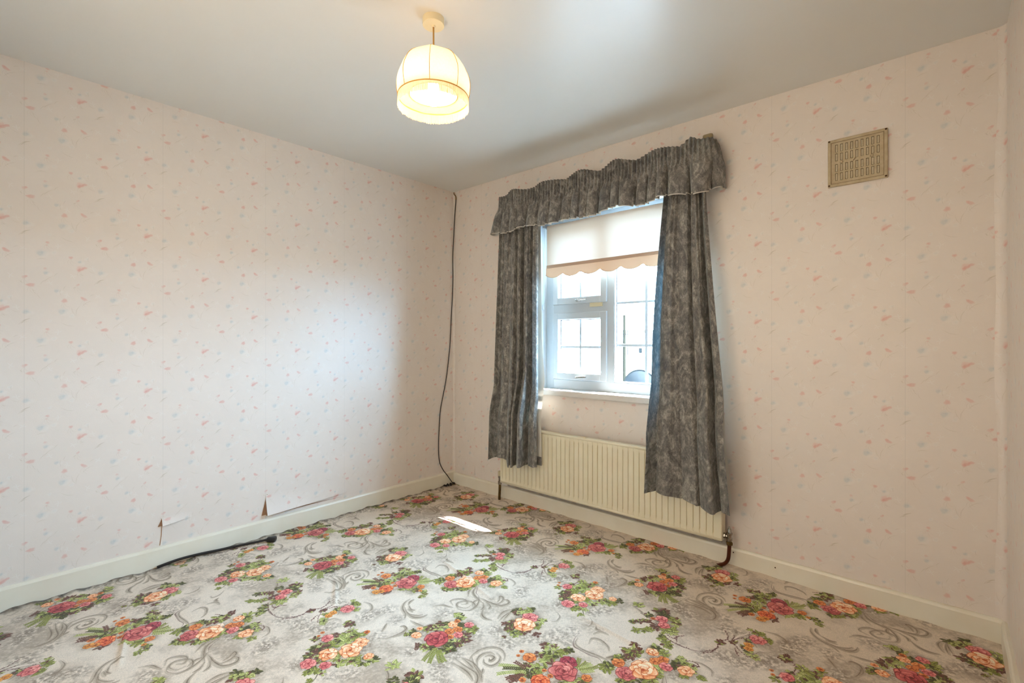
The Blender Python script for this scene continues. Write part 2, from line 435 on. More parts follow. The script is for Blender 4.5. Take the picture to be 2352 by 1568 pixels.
('C',[(0.7167,-0.1948),(0.7303,-0.2136)],0.003,'gr'),
('C',[(0.6371,-0.1766),(0.6826,-0.2057),(0.7216,-0.2214),(0.7553,-0.2434)],0.003,'gr'),
('K',0.3434,-0.0568,0.0404),
('K',0.5873,-0.2086,0.0267),
('K',0.5411,-0.0654,0.0354),
('K',0.4971,-0.0698,0.0225),
('K',0.454,-0.3157,0.0248),
('F',-0.227,0.4276,0.0329,'cream'),
('F',-0.1996,0.5459,0.0299,'peach'),
('F',-0.1866,0.4944,0.0417,'cream'),
('F',-0.3215,0.4737,0.0239,'pink2'),
('F',-0.2303,0.3538,0.028,'pink2'),
('F',-0.1757,0.3909,0.0209,'pink2'),
('F',-0.1042,0.5212,0.0194,'peach'),
('F',-0.2426,0.5983,0.0133,'orange'),
('F',-0.3708,0.478,0.0088,'orange'),
('F',-0.3611,0.4573,0.0077,'orange'),
('L',-0.2795,0.5067,0.0173,'lg'),
('L',-0.2751,0.5348,0.0175,'lg'),
('L',-0.2472,0.5076,0.0193,'lg'),
('L',-0.2921,0.5588,0.0133,'lg'),
('L',-0.2523,0.5552,0.0153,'g'),
('L',-0.241,0.585,0.011,'g'),
('L',-0.285,0.4506,0.017,'g'),
('L',-0.2692,0.4648,0.017,'g'),
('L',-0.2924,0.4213,0.0189,'br'),
('L',-0.2969,0.4084,0.0147,'dk'),
('L',-0.2685,0.4032,0.0165,'br'),
('L',-0.2729,0.3863,0.0144,'br'),
('L',-0.2742,0.3681,0.0102,'dk'),
('L',-0.3501,0.4384,0.0108,'g'),
('L',-0.2317,0.3854,0.0101,'br'),
('L',-0.2026,0.4453,0.0123,'g'),
('L',-0.1487,0.4273,0.014,'lg'),
('L',-0.1864,0.4345,0.0122,'g'),
('L',-0.1345,0.4605,0.0141,'lg'),
('L',-0.1139,0.4708,0.012,'lg'),
('L',-0.1288,0.4905,0.0102,'g'),
('L',-0.0888,0.4893,0.016,'g'),
('L',-0.0782,0.5235,0.0142,'dk'),
('L',-0.1899,0.335,0.0117,'g'),
('L',-0.1911,0.3495,0.0098,'dk'),
('L',-0.1739,0.3533,0.0137,'g'),
('L',-0.1482,0.3648,0.0097,'lg'),
('L',-0.2108,0.3918,0.0101,'g'),
('L',-0.1392,0.317,0.0095,'g'),
('L',-0.3462,0.5819,0.016,'br'),
('L',-0.3602,0.5799,0.0092,'br'),
('L',-0.3192,0.5047,0.011,'br'),
('C',[(-0.1675,0.3785),(-0.1569,0.357),(-0.1384,0.3361),(-0.1271,0.317)],0.003,'dk'),
('C',[(-0.2711,0.4861),(-0.3007,0.4972),(-0.3096,0.5183),(-0.3087,0.5488),(-0.3268,0.5784)],0.0025,'br'),
('C',[(-0.1733,0.6024),(-0.1474,0.6305),(-0.1364,0.6742),(-0.1413,0.7147),(-0.167,0.7223),(-0.1756,0.7094)],0.003,'gr'),
('C',[(-0.4548,0.7132),(-0.4125,0.7206),(-0.3773,0.7043),(-0.3706,0.6813)],0.003,'gr'),
('C',[(-0.2014,0.6404),(-0.2192,0.6649),(-0.236,0.6864)],0.003,'gr'),
('C',[(-0.4133,0.511),(-0.4366,0.5325),(-0.4296,0.5606),(-0.392,0.5726)],0.002,'gr'),
('K',-0.3879,0.5338,0.0341),
('K',-0.1922,0.6094,0.0328),
('K',-0.3197,0.7445,0.0384),
('K',-0.3529,0.6574,0.0376),
('K',-0.2291,0.7248,0.0324),
('K',-0.2618,0.3542,0.0283),
('K',-0.1108,0.3721,0.0307),
('K',-0.254,0.3205,0.0278),
('F',-0.2869,0.158,0.0326,'pink2'),
('F',-0.2722,0.1015,0.0432,'cream'),
('L',-0.3212,0.2065,0.0144,'dk'),
('L',-0.3271,0.1838,0.0143,'lg'),
('L',-0.3647,0.1615,0.0144,'dk'),
('L',-0.346,0.1439,0.0118,'br'),
('L',-0.3357,0.1646,0.0119,'lg'),
('L',-0.2371,0.1702,0.0138,'lg'),
('L',-0.222,0.1259,0.0135,'g'),
('L',-0.2351,0.1349,0.0091,'dk'),
('L',-0.299,0.0566,0.0158,'dk'),
('L',-0.2763,0.0414,0.0178,'dk'),
('L',-0.2971,0.0378,0.0112,'br'),
('L',-0.2551,0.0308,0.0132,'g'),
('L',-0.2346,0.0542,0.011,'br'),
('L',-0.231,0.0772,0.0089,'br'),
('L',-0.1907,0.0839,0.011,'br'),
('L',-0.3332,0.057,0.0114,'br'),
('L',-0.3252,0.0855,0.0092,'br'),
('L',-0.2754,-0.0118,0.0065,'br'),
('C',[(-0.3846,0.0646),(-0.3987,0.1137),(-0.3848,0.1552)],0.004,'gr'),
('C',[(-0.3683,0.0575),(-0.3761,0.0999),(-0.3772,0.1503)],0.003,'gr'),
('C',[(-0.3563,0.0683),(-0.3696,0.1171),(-0.3754,0.1519)],0.003,'gr'),
('C',[(-0.0709,0.2016),(-0.0634,0.16),(-0.0413,0.1244),(-0.0159,0.1204),(0.0315,0.1195),(0.0707,0.1252),(0.1021,0.1005)],0.0045,'br2'),
('C',[(-0.0598,0.1776),(-0.0444,0.1399),(-0.0065,0.1288),(0.045,0.1359),(0.0779,0.1401),(0.1027,0.1375)],0.003,'gr'),
('C',[(-0.0083,0.177),(-0.0159,0.2123),(0.0139,0.2249),(0.0545,0.2106),(0.0715,0.1902)],0.003,'gr'),
('C',[(-0.0283,0.2399),(-0.0149,0.2718),(0.0213,0.2747)],0.003,'gr'),
('C',[(-0.0465,0.2891),(-0.0345,0.2743),(-0.0209,0.2815)],0.003,'gr'),
('C',[(-0.1021,0.33),(-0.0731,0.3018),(-0.0704,0.2727),(-0.0942,0.2722)],0.002,'gr'),
('C',[(-0.2289,0.2665),(-0.1983,0.2489),(-0.1892,0.2134),(-0.2039,0.1948)],0.002,'gr'),
('C',[(0.0855,0.1469),(0.0974,0.1661),(0.1047,0.1854)],0.004,'gr'),
('K',-0.3285,-0.0006,0.0334),
('K',-0.2562,-0.023,0.0323),
('K',-0.1864,0.0445,0.0324),
('K',-0.1255,0.1426,0.0439),
('K',-0.1405,0.0906,0.0303),
('K',-0.1293,0.0588,0.0191),
('K',-0.0974,0.1975,0.0289),
('K',-0.2251,-0.0411,0.0254),
('K',-0.0701,0.1213,0.0235),
('F',-0.3609,-0.4564,0.0116,'orange'),
('F',-0.3329,-0.4378,0.0257,'pink2'),
('F',-0.3069,-0.4735,0.0239,'pink2'),
('L',-0.3547,-0.382,0.0211,'br'),
('L',-0.3365,-0.4004,0.0182,'dk'),
('L',-0.3398,-0.417,0.0156,'dk'),
('L',-0.3869,-0.4457,0.013,'dk'),
('L',-0.2867,-0.4095,0.0154,'g'),
('L',-0.2717,-0.4289,0.0127,'lg'),
('L',-0.4564,-0.4015,0.0162,'lg'),
('L',-0.3233,-0.5011,0.0176,'br'),
('L',-0.2831,-0.5027,0.0149,'g'),
('L',-0.2657,-0.4808,0.0149,'g'),
('L',-0.2579,-0.4985,0.0123,'lg'),
('L',-0.2455,-0.5823,0.0143,'g'),
('L',-0.2732,-0.5605,0.0133,'g'),
('L',-0.2846,-0.5469,0.0073,'dk'),
('L',-0.2329,-0.5937,0.0094,'g'),
('L',-0.3745,-0.5788,0.0124,'g'),
('L',-0.3506,-0.5572,0.0099,'g'),
('L',-0.337,-0.5387,0.0124,'g'),
('L',-0.4138,-0.534,0.0115,'dk'),
('L',-0.3975,-0.5159,0.0102,'br'),
('L',-0.3836,-0.4969,0.0102,'br'),
('L',-0.369,-0.4903,0.0102,'br'),
('C',[(-0.2963,-0.5331),(-0.2588,-0.5476),(-0.2155,-0.5552),(-0.1752,-0.5529)],0.003,'br'),
('C',[(-0.2699,-0.5456),(-0.219,-0.5584),(-0.1536,-0.5503),(-0.1148,-0.5208),(-0.0966,-0.4822),(-0.0995,-0.445)],0.0035,'br2'),
('C',[(-0.1217,-0.5407),(-0.102,-0.5148),(-0.0966,-0.4822)],0.003,'br'),
('C',[(-0.413,-0.4554),(-0.3776,-0.4646),(-0.323,-0.462)],0.0025,'br'),
('C',[(-0.2694,-0.5271),(-0.239,-0.5298),(-0.2347,-0.508),(-0.2176,-0.4865)],0.0025,'br'),
('C',[(-0.2245,-0.5402),(-0.2338,-0.5131)],0.002,'br'),
('C',[(-0.4728,-0.4237),(-0.4267,-0.4397),(-0.411,-0.4537)],0.003,'gr'),
('C',[(-0.3675,-0.4283),(-0.3723,-0.3978),(-0.3981,-0.3998)],0.003,'gr'),
('C',[(-0.1992,-0.3175),(-0.1725,-0.2934),(-0.1759,-0.2558),(-0.2089,-0.2294),(-0.2732,-0.2292),(-0.336,-0.2254)],0.004,'gr'),
('C',[(-0.1931,-0.2152),(-0.2554,-0.1983),(-0.3155,-0.2069)],0.003,'gr'),
('K',-0.3315,-0.2817,0.0378),
('K',-0.2591,-0.3307,0.0313),
('K',-0.1155,-0.5433,0.0347),
('K',-0.0639,-0.4969,0.0347),
('K',-0.5401,-0.5276,0.0345),
('K',-0.1343,-0.259,0.0308),
('K',-0.1042,-0.3291,0.0323),
('K',-0.3094,-0.32,0.0292),
('F',0.0064,-0.3196,0.0289,'pink2'),
('F',-0.0116,-0.3765,0.0166,'yo'),
('F',-0.0057,-0.3995,0.0165,'yo'),
('L',0.01,-0.4294,0.0139,'lg'),
('L',0.0312,-0.4424,0.0091,'lg'),
('L',-0.0225,-0.4033,0.0094,'g'),
('L',-0.0111,-0.2752,0.0123,'g'),
('L',0.0082,-0.2701,0.0098,'g'),
('L',0.039,-0.2961,0.012,'g'),
('L',-0.0376,-0.2681,0.0075,'lg'),
('L',-0.0948,-0.4341,0.0119,'br'),
('L',-0.0599,-0.3968,0.0096,'br'),
('L',-0.0217,-0.3508,0.0096,'dk'),
('C',[(-0.1203,-0.5221),(-0.0959,-0.4862),(-0.0981,-0.4543),(-0.1022,-0.4232),(-0.0838,-0.3949),(-0.0913,-0.3658),(-0.1108,-0.3403)],0.003,'br'),
('C',[(-0.0042,-0.4367),(-0.0434,-0.4051),(-0.0604,-0.3561),(-0.041,-0.3144),(-0.0341,-0.2836)],0.006,'wh'),
('C',[(0.0066,-0.454),(-0.0354,-0.4262),(-0.0611,-0.3862),(-0.0472,-0.3501),(-0.0251,-0.3361),(-0.0312,-0.2933)],0.0025,'br'),
('C',[(-0.0217,-0.4687),(-0.0442,-0.4341)],0.003,'br'),
('C',[(-0.0676,-0.398),(-0.0689,-0.3517)],0.003,'br'),
('C',[(-0.036,-0.3637),(-0.0177,-0.353),(0.0038,-0.3568),(0.0144,-0.3701)],0.002,'gr'),
('K',-0.0318,-0.515,0.0341),
('K',0.0171,-0.4917,0.0338),
('K',0.0653,-0.4688,0.0246),
('K',0.1196,-0.2753,0.0354),
('K',-0.0629,-0.3157,0.0271),
]
cv = Canvas(CW, CH, .0011, (214, 206, 192))
f1 = cv.fbm(None, 3, 5, 1); f2 = cv.fbm(None, 9, 5, 2)
mot = sst(.46, .64, f1*.5+f2*.3+cv.n3*.2)[..., None]
cv.a = cv.a*(1-mot*.34)+c3(156, 144, 128)*(mot*.34)
mot = (sst(.5, .62, f1*.5+f2*.5)*sst(.48, .62, cv.n3*.7+cv.n*.3))[..., None]
cv.a = cv.a*(1-mot*.28)+c3(124, 112, 96)*(mot*.28)
mot2 = sst(.52, .7, f2)[..., None]; cv.a = cv.a*(1-mot2*.20)+c3(132, 120, 104)*(mot2*.20)
lit = sst(.55, .35, f1)[..., None]; cv.a = cv.a*(1-lit*.35)+c3(224, 218, 206)*(lit*.35)
OFF = [(0, 0), (.4625, .953)]
BX, BY = 1.08, -1.24
for ox, oy in OFF:
    X0, Y0 = BX+ox, BY+oy
    rg = random.Random(5)
    for e in ELS:
        if e[0] == 'K': cloud(cv, X0+e[1], Y0+e[2], e[3]*1.7)
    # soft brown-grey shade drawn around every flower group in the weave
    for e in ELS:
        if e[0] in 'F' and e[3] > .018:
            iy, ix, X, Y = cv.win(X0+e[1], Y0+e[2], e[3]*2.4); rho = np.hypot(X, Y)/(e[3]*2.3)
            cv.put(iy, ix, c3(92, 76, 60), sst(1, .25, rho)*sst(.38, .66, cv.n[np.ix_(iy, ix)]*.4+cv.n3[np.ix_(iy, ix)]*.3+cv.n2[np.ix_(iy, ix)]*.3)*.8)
    for e in ELS:
        if e[0] == 'C': 
            if e[3] == 'gr':
                stroke(cv, [(X0+p[0]+.003, Y0+p[1]-.003) for p in e[1]], e[2]*4.6, c3(164, 152, 134), .45)
                stroke(cv, [(X0+p[0]-.004, Y0+p[1]+.004) for p in e[1]], e[2]*.9, c3(150, 140, 124), .55)
            stroke(cv, [(X0+p[0], Y0+p[1]) for p in e[1]], e[2]*1.25, CPAL[e[3]], .95 if e[3] != 'gr' else .85)
            if e[3] == 'br':
                for p in smooth_pts([(q[0], q[1], 0) for q in e[1]], 5):
                    iy, ix, X, Y = cv.win(X0+p.x+rg.uniform(-.003, .003), Y0+p.y+rg.uniform(-.003, .003), .004); cv.put(iy, ix, c3(84, 48, 44), sst(.0035, .0015, np.hypot(X, Y))*.8)
    for e in ELS:
        if e[0] == 'L': cluster(cv, X0+e[1], Y0+e[2], e[3]*1.6, e[4])
    for e in ELS:
        if e[0] == 'S': sprig(cv, X0+e[1], Y0+e[2], X0+e[3], Y0+e[4], e[5])
    for e in ELS:
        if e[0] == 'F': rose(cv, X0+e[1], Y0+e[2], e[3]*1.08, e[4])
cv.a *= (1+.20*(cv.n[..., None]-.5))*np.array([1.03, .982, .945], np.float32)
carpet_img = make_image('carpet_weave', cv)

# -------- wallpaper pattern (half-drop inside one paper width)
PW, PH = .513, .392
wp = Canvas(PW, PH, .0008, (228, 216, 205))
wn = wp.fbm(None, 4, 4, 3)
wp.a *= (1+.025*(wn[..., None]-.5))
WX0 = 2.888
def softblob(x, y, rx, ry, a, col, al, gl=.5, ragged=.5):
    al = al*.43; rx *= 1.22; ry *= 1.22
    iy, ix, X, Y = wp.win(x, y, max(rx, ry)*1.5); c, s_ = math.cos(a), math.sin(a)
    U = (X*c+Y*s_)/rx; V = (-X*s_+Y*c)/ry; th = np.arctan2(V, U); rho = np.hypot(U, V)
    e = 1+.07*np.cos(5*th+x*90)+.09*np.cos(3*th+y*70)
    n = wp.n2[np.ix_(iy, ix)]*.6+wp.n[np.ix_(iy, ix)]*.4
    m = sst(1.15, .5, rho/e)*(1-ragged*sst(.35, .65, n)*.6)
    wp.put(iy, ix, col, np.clip(m, 0, 1)*al, gl)
def wline(p, q, w, col, al, bend=.1):
    mx, my = (p[0]+q[0])/2+bend*(q[1]-p[1]), (p[1]+q[1])/2-bend*(q[0]-p[0])
    stroke(wp, [p, (mx, my), q], w, col, al*.55)
PK, PK2, BL, BL2, WH, OL = c3(214, 138, 126), c3(224, 166, 152), c3(180, 186, 184), c3(200, 202, 198), c3(236, 232, 226), c3(166, 150, 122)
for ox, oz in [(0, 0), (PW/2, PH/2)]:
    def A(x, z): return (x-WX0+ox, z+oz)
    def B_(x, z, rx, ry, a, col, al, gl=.6, rag=.5): softblob(*A(x, z), rx, ry, a, col, al, gl, rag)
    # blue flowers with pale companions
    for (x, z, r) in [(3.151, 1.444, .013), (3.014, 1.255, .016), (2.942, 1.514, .016), (2.958, 1.426, .010), (2.994, 1.347, .010), (3.074, 1.488, .008)]:
        B_(x+.010, z-.006, r*1.2, r*.8, .3, WH, .5, .9); B_(x, z, r, r*.85, .2, BL2, .75, .9)
        B_(x-.2*r, z-.2*r, r*.65, r*.55, .5, BL, .7, .7); B_(x+.2*r, z+.1*r, r*.35, r*.3, .2, c3(166, 178, 186), .4)
        p = A(x, z+r*.6); wline(p, (p[0]+.004, p[1]+.020), .0012, BL, .6); wline(p, (p[0]-.004, p[1]+.018), .001, BL, .5)
    for (x, z, r) in [(2.985, 1.520, .012), (3.045, 1.235, .012), (3.10, 1.505, .010), (2.97, 1.60, .008)]:
        B_(x, z, r, r*.7, .6, WH, .55, 1.0); B_(x, z, r*.5, r*.4, .2, BL2, .4)
    # pink flowers on faint bent stems, with dry white sprigs between
    for (x, z) in [(3.076, 1.445), (3.02, 1.294), (3.088, 1.308), (3.165, 1.556), (2.963, 1.557), (3.066, 1.374), (3.042, 1.498), (3.145, 1.590)]:
        for (dx, dz) in ((.012, -.034), (-.009, -.026), (.020, -.020)):
            wline(A(x, z), A(x+dx, z+dz), .0013, OL, .42, .22)
    for (x, z) in [(3.05, 1.42), (3.12, 1.46), (2.97, 1.38), (3.10, 1.60), (3.00, 1.55), (3.14, 1.33), (3.03, 1.33)]:
        for k in range(4):
            wline(A(x, z), A(x+.014*math.cos(k*1.3+x*40), z+.014*math.sin(k*1.3+x*40)), .0022, WH, .8)
    B_(3.075, 1.456, .014, .011, .5, PK2, .9); B_(3.076, 1.452, .010, .006, .4, PK, .85); B_(3.091, 1.461, .009, .005, .3, PK, .95); B_(3.070, 1.447, .007, .005, 1.2, PK, .6)
    B_(3.042, 1.504, .0075, .006, .1, PK, .75); B_(3.042, 1.504, .004, .003, .1, PK2, .8)
    B_(3.02, 1.303, .010, .0085, .6, PK, .95); B_(3.022, 1.304, .005, .006, .6, PK2, .5)
    B_(3.088, 1.315, .012, .006, -.5, PK, .85); B_(3.082, 1.321, .006, .005, -.4, PK2, .8)
    B_(3.066, 1.379, .006, .004, .6, PK, .6); B_(3.070, 1.383, .003, .003, 0, PK, .6)
    B_(3.145, 1.597, .009, .006, .5, PK, .55); B_(3.150, 1.600, .005, .004, .2, PK, .6)
    B_(3.165, 1.563, .013, .0075, .1, PK, .95); B_(3.157, 1.563, .008, .005, .2, PK2, .6)
    B_(2.963, 1.563, .007, .0055, -.2, PK, .6); B_(2.962, 1.563, .0035, .003, 0, PK2, .8); B_(2.960, 1.550, .0035, .003, .3, PK, .5)
    B_(2.955, 1.445, .0055, .0045, .2, PK, .5)
    for p, q in [((2.902, 1.596), (2.866, 1.58)), ((2.961, 1.488), (2.924, 1.481)), ((2.985, 1.414), (2.950, 1.38)), ((2.999, 1.429), (2.985, 1.412)), ((2.965, 1.398), (2.937, 1.369)),
                 ((3.007, 1.357), (3.009, 1.323)), ((3.044, 1.277), (3.062, 1.233)), ((3.075, 1.285), (3.060, 1.235)), ((3.025, 1.372), (3.017, 1.353)), ((3.163, 1.414), (3.126, 1.388)),
                 ((3.126, 1.339), (3.11, 1.33)), ((3.121, 1.31), (3.081, 1.279)), ((2.929, 1.334), (2.942, 1.306)), ((3.076, 1.432), (3.086, 1.424)), ((3.105, 1.511), (3.105, 1.491)), ((3.007, 1.204), (3.055, 1.186)),
                 ((3.105, 1.45), (3.13, 1.44)), ((3.13, 1.58), (3.14, 1.57)), ((3.17, 1.55), (3.185, 1.52)), ((3.06, 1.37), (3.05, 1.36))]:
        wline(A(*p), A(*q), .0016, OL, .65)
    wline(A(3.163, 1.414), A(3.135, 1.392), .004, OL, .45)
# butt joint of the paper at the tile edge
for dx_, al in ((0, .10),):
    wp.a[:, dx_, :] *= (1-al); 
wp.a[:, -1, :] *= .985
paper_img = make_image('wallpaper_print', wp, np.clip(wp.g, 0, 1))
del cv, wp

def img_mat(name, img, rough, bumpscale, bumpd, glossmask=False, scale=(1, 1)):
    m, t, p = new_mat(name)
    uv = t.nodes.new('ShaderNodeUVMap'); im = t.nodes.new('ShaderNodeTexImage'); im.image = img; im.extension = 'REPEAT'; im.interpolation = 'Linear'
    t.links.new(uv.outputs[0], im.inputs[0]); t.links.new(im.outputs[0], p.inputs['Base Color'])
    p.inputs['Roughness'].default_value = rough
    tc = t.nodes.new('ShaderNodeTexCoord'); n = t.nodes.new('ShaderNodeTexNoise'); n.inputs['Scale'].default_value = bumpscale; n.inputs['Detail'].default_value = 4
    b = t.nodes.new('ShaderNodeBump'); b.inputs['Strength'].default_value = .5; b.inputs['Distance'].default_value = bumpd
    t.links.new(tc.outputs['Object'], n.inputs['Vector']); t.links.new(b.outputs[0], p.inputs['Normal'])
    if glossmask:
        mr = t.nodes.new('ShaderNodeMapRange'); mr.inputs['To Min'].default_value = .36; mr.inputs['To Max'].default_value = .18
        t.links.new(im.outputs['Alpha'], mr.inputs[0]); t.links.new(mr.outputs[0], p.inputs['Roughness'])
        sp = t.nodes.new('ShaderNodeMapRange'); sp.inputs['To Min'].default_value = .42; sp.inputs['To Max'].default_value = 1.0
        t.links.new(im.outputs['Alpha'], sp.inputs[0]); t.links.new(sp.outputs[0], p.inputs['Specular IOR Level'])
        ad = t.nodes.new('ShaderNodeMath'); ad.operation = 'MULTIPLY_ADD'; ad.inputs[1].default_value = .6
        t.links.new(im.outputs['Alpha'], ad.inputs[0]); t.links.new(n.outputs[0], ad.inputs[2]); t.links.new(ad.outputs[0], b.inputs['Height'])
    else: t.links.new(n.outputs[0], b.inputs['Height'])
    return m, t, p
paper_m, _, _ = img_mat('wallpaper', paper_img, .4, 300, .0006, True)
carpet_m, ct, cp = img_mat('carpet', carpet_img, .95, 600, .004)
cp.inputs['Specular IOR Level'].default_value = .15
cp.inputs['Sheen Weight'].default_value = .15

ceil_m = simple('ceiling_paint', (228, 226, 220), .36, spec=.9, noise=(1.2, .8, (218, 214, 206)), bump=(30, .12, .002))
gloss_m = simple('skirting_gloss_paint', (234, 228, 212), .3, noise=(9, .9, (224, 214, 192)), bump=(22, .2, .002))
upvc_m = simple('white_upvc', (180, 188, 194), .28)
reveal_m = simple('white_reveal_paint', (212, 216, 220), .5, bump=(40, .2, .001))
sill_m = simple('sill_gloss_paint', (222, 218, 212), .3, noise=(8, .7, (210, 204, 196)))
rad_m = simple('radiator_enamel', (228, 219, 192), .35, noise=(14, .8, (220, 209, 180)))
rad_dirty_m = simple('radiator_underside_grime', (170, 160, 146), .6, noise=(25, .5, (104, 92, 80)))
vent_m = simple('vent_plaster_paint', (196, 178, 146), .6, noise=(40, .6, (172, 152, 118)), bump=(90, .3, .0015))
vent_d = simple('vent_slot_edge', (112, 88, 56), .7)
vent_in = simple('vent_flap_paint', (206, 192, 164), .6, noise=(60, .7, (176, 160, 130)))
screw_m = simple('rusty_screw', (70, 48, 30), .5, .6)
black_m = simple('black_plastic', (24, 24, 26), .4)
cable_m = simple('black_cable', (22, 19, 20), .45)
braid_m = simple('brown_cable_end', (118, 88, 44), .5)
chrome_m = simple('dull_chrome', (190, 188, 182), .25, 1.0, noise=(60, .6, (110, 100, 88)))
copper_m = simple('dark_copper_pipe', (104, 52, 32), .4, .6, noise=(30, .6, (70, 36, 26)))
brass_m = simple('tarnished_brass', (120, 96, 50), .4, .8, noise=(50, .6, (64, 50, 30)))
beige_m = simple('beige_plastic', (196, 184, 152), .5)
line_m = simple('curtain_lining', (226, 220, 208), .8, trans=.03)
back_m = simple('bare_plaster_behind_paper', (176, 140, 112), .9, noise=(40, .5, (150, 116, 92)))
bulb_m, bt, bp_ = new_mat('lit_bulb'); bp_.inputs['Base Color'].default_value = (1, 1, 1, 1)
bp_.inputs['Emission Color'].default_value = (1.0, 0.80, 0.54, 1); bp_.inputs['Emission Strength'].default_value = 82.0
shade_m = simple('cream_shade_fabric', (246, 232, 208), .8, noise=(160, .5, (238, 218, 186)), trans=.30)
fringe_m = simple('cream_fringe', (246, 230, 202), .8, trans=.3)
trimg_m = simple('gold_braid', (196, 146, 66), .6)
lampwhite_m = simple('cream_ceiling_rose', (226, 208, 168), .45)
cord_m = simple('gold_lamp_cord', (168, 124, 44), .5)
blind_m = simple('peach_blind_fabric', (240, 224, 206), .8, trans=.045)
blind2_m = simple('peach_blind_valance', (236, 204, 174), .8, trans=.012)
house_m = simple('pale_render', (236, 236, 236), .9)
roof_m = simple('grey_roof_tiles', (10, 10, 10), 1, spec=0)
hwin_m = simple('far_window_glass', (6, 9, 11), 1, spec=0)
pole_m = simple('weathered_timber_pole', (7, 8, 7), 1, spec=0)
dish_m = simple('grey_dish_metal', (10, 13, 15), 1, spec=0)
ground_m = simple('pale_concrete', (238, 238, 236), .9, noise=(.4, .6, (230, 230, 226)))
glass_m, gt, gp = new_mat('window_glass')
gt.nodes.remove(gp); tr = gt.nodes.new('ShaderNodeBsdfTransparent'); gl = gt.nodes.new('ShaderNodeBsdfGlossy'); gl.inputs['Roughness'].default_value = .02
fr = gt.nodes.new('ShaderNodeFresnel'); fr.inputs[0].default_value = 1.45; mx = gt.nodes.new('ShaderNodeMixShader')
tr.inputs[0].default_value = (.97, .98, .98, 1)
gt.nodes.remove(fr); mx.inputs[0].default_value = .05; gt.links.new(tr.outputs[0], mx.inputs[1]); gt.links.new(gl.outputs[0], mx.inputs[2]); gt.links.new(mx.outputs[0], gt.nodes['Material Output'].inputs[0])

# curtain velvet: swirled, crushed grey pile
cur_m, t, p = new_mat('crushed_grey_velour')
tc = t.nodes.new('ShaderNodeTexCoord'); mp = t.nodes.new('ShaderNodeMapping'); mp.inputs['Scale'].default_value = (1, 1, .62); mp.inputs['Rotation'].default_value = (0, .5, 0)
n1 = t.nodes.new('ShaderNodeTexNoise'); n1.inputs['Scale'].default_value = 14; n1.inputs['Detail'].default_value = 8; n1.inputs['Roughness'].default_value = .62; n1.inputs['Distortion'].default_value = 2.2
n2 = t.nodes.new('ShaderNodeTexNoise'); n2.inputs['Scale'].default_value = 70; n2.inputs['Detail'].default_value = 6; n2.inputs['Roughness'].default_value = .7; n2.inputs['Distortion'].default_value = 1.5
r1 = t.nodes.new('ShaderNodeValToRGB'); cr = r1.color_ramp
cr.elements[0].position = .38; cr.elements[0].color = (*s2l((72, 69, 67)), 1); cr.elements[1].position = .62; cr.elements[1].color = (*s2l((170, 165, 154)), 1)
e = cr.elements.new(.5); e.color = (*s2l((116, 111, 105)), 1)
mxx = t.nodes.new('ShaderNodeMath'); mxx.operation = 'MULTIPLY_ADD'; mxx.inputs[1].default_value = .45
sb = t.nodes.new('ShaderNodeMath'); sb.operation = 'MULTIPLY'; sb.inputs[1].default_value = .55
t.links.new(tc.outputs['Object'], mp.inputs[0]); t.links.new(mp.outputs[0], n1.inputs['Vector']); t.links.new(mp.outputs[0], n2.inputs['Vector'])
t.links.new(n1.outputs[0], sb.inputs[0]); t.links.new(n2.outputs[0], mxx.inputs[0]); t.links.new(sb.outputs[0], mxx.inputs[2]); t.links.new(mxx.outputs[0], r1.inputs[0]); t.links.new(r1.outputs[0], p.inputs['Base Color'])
bmp = t.nodes.new('ShaderNodeBump'); bmp.inputs['Strength'].default_value = .7; bmp.inputs['Distance'].default_value = .004
t.links.new(mxx.outputs[0], bmp.inputs['Height']); t.links.new(bmp.outputs[0], p.inputs['Normal'])
p.inputs['Roughness'].default_value = .75; p.inputs['Sheen Weight'].default_value = .35; p.inputs['Sheen Roughness'].default_value = .4; p.inputs['Sheen Tint'].default_value = (.85, .95, .95, 1)
out = t.nodes['Material Output']; trn = t.nodes.new('ShaderNodeBsdfTranslucent'); mxs = t.nodes.new('ShaderNodeMixShader'); mxs.inputs[0].default_value = .035
trn.inputs['Color'].default_value = (*s2l((110, 160, 175)), 1)
t.links.new(p.outputs[0], mxs.inputs[1]); t.links.new(trn.outputs[0], mxs.inputs[2]); t.links.new(mxs.outputs[0], out.inputs['Surface'])

# carpet: worn dark grime along the left skirting and the corner, in the pile itself
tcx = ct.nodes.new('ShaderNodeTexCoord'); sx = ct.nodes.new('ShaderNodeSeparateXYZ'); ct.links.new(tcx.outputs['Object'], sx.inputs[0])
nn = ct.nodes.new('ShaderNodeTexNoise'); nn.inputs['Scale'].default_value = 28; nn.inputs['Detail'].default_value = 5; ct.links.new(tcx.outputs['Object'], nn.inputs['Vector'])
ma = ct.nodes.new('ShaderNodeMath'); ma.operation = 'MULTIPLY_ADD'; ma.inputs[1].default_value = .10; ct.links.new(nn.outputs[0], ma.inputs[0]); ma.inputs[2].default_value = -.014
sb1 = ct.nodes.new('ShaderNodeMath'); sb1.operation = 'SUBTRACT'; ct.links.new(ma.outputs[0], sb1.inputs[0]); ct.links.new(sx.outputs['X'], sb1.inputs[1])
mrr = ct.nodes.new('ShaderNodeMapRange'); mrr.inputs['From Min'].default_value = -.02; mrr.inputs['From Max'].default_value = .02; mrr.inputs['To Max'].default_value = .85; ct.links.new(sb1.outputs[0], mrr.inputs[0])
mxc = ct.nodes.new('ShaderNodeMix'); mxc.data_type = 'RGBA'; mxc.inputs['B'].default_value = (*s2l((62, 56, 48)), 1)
img_n = [n for n in ct.nodes if n.type == 'TEX_IMAGE'][0]
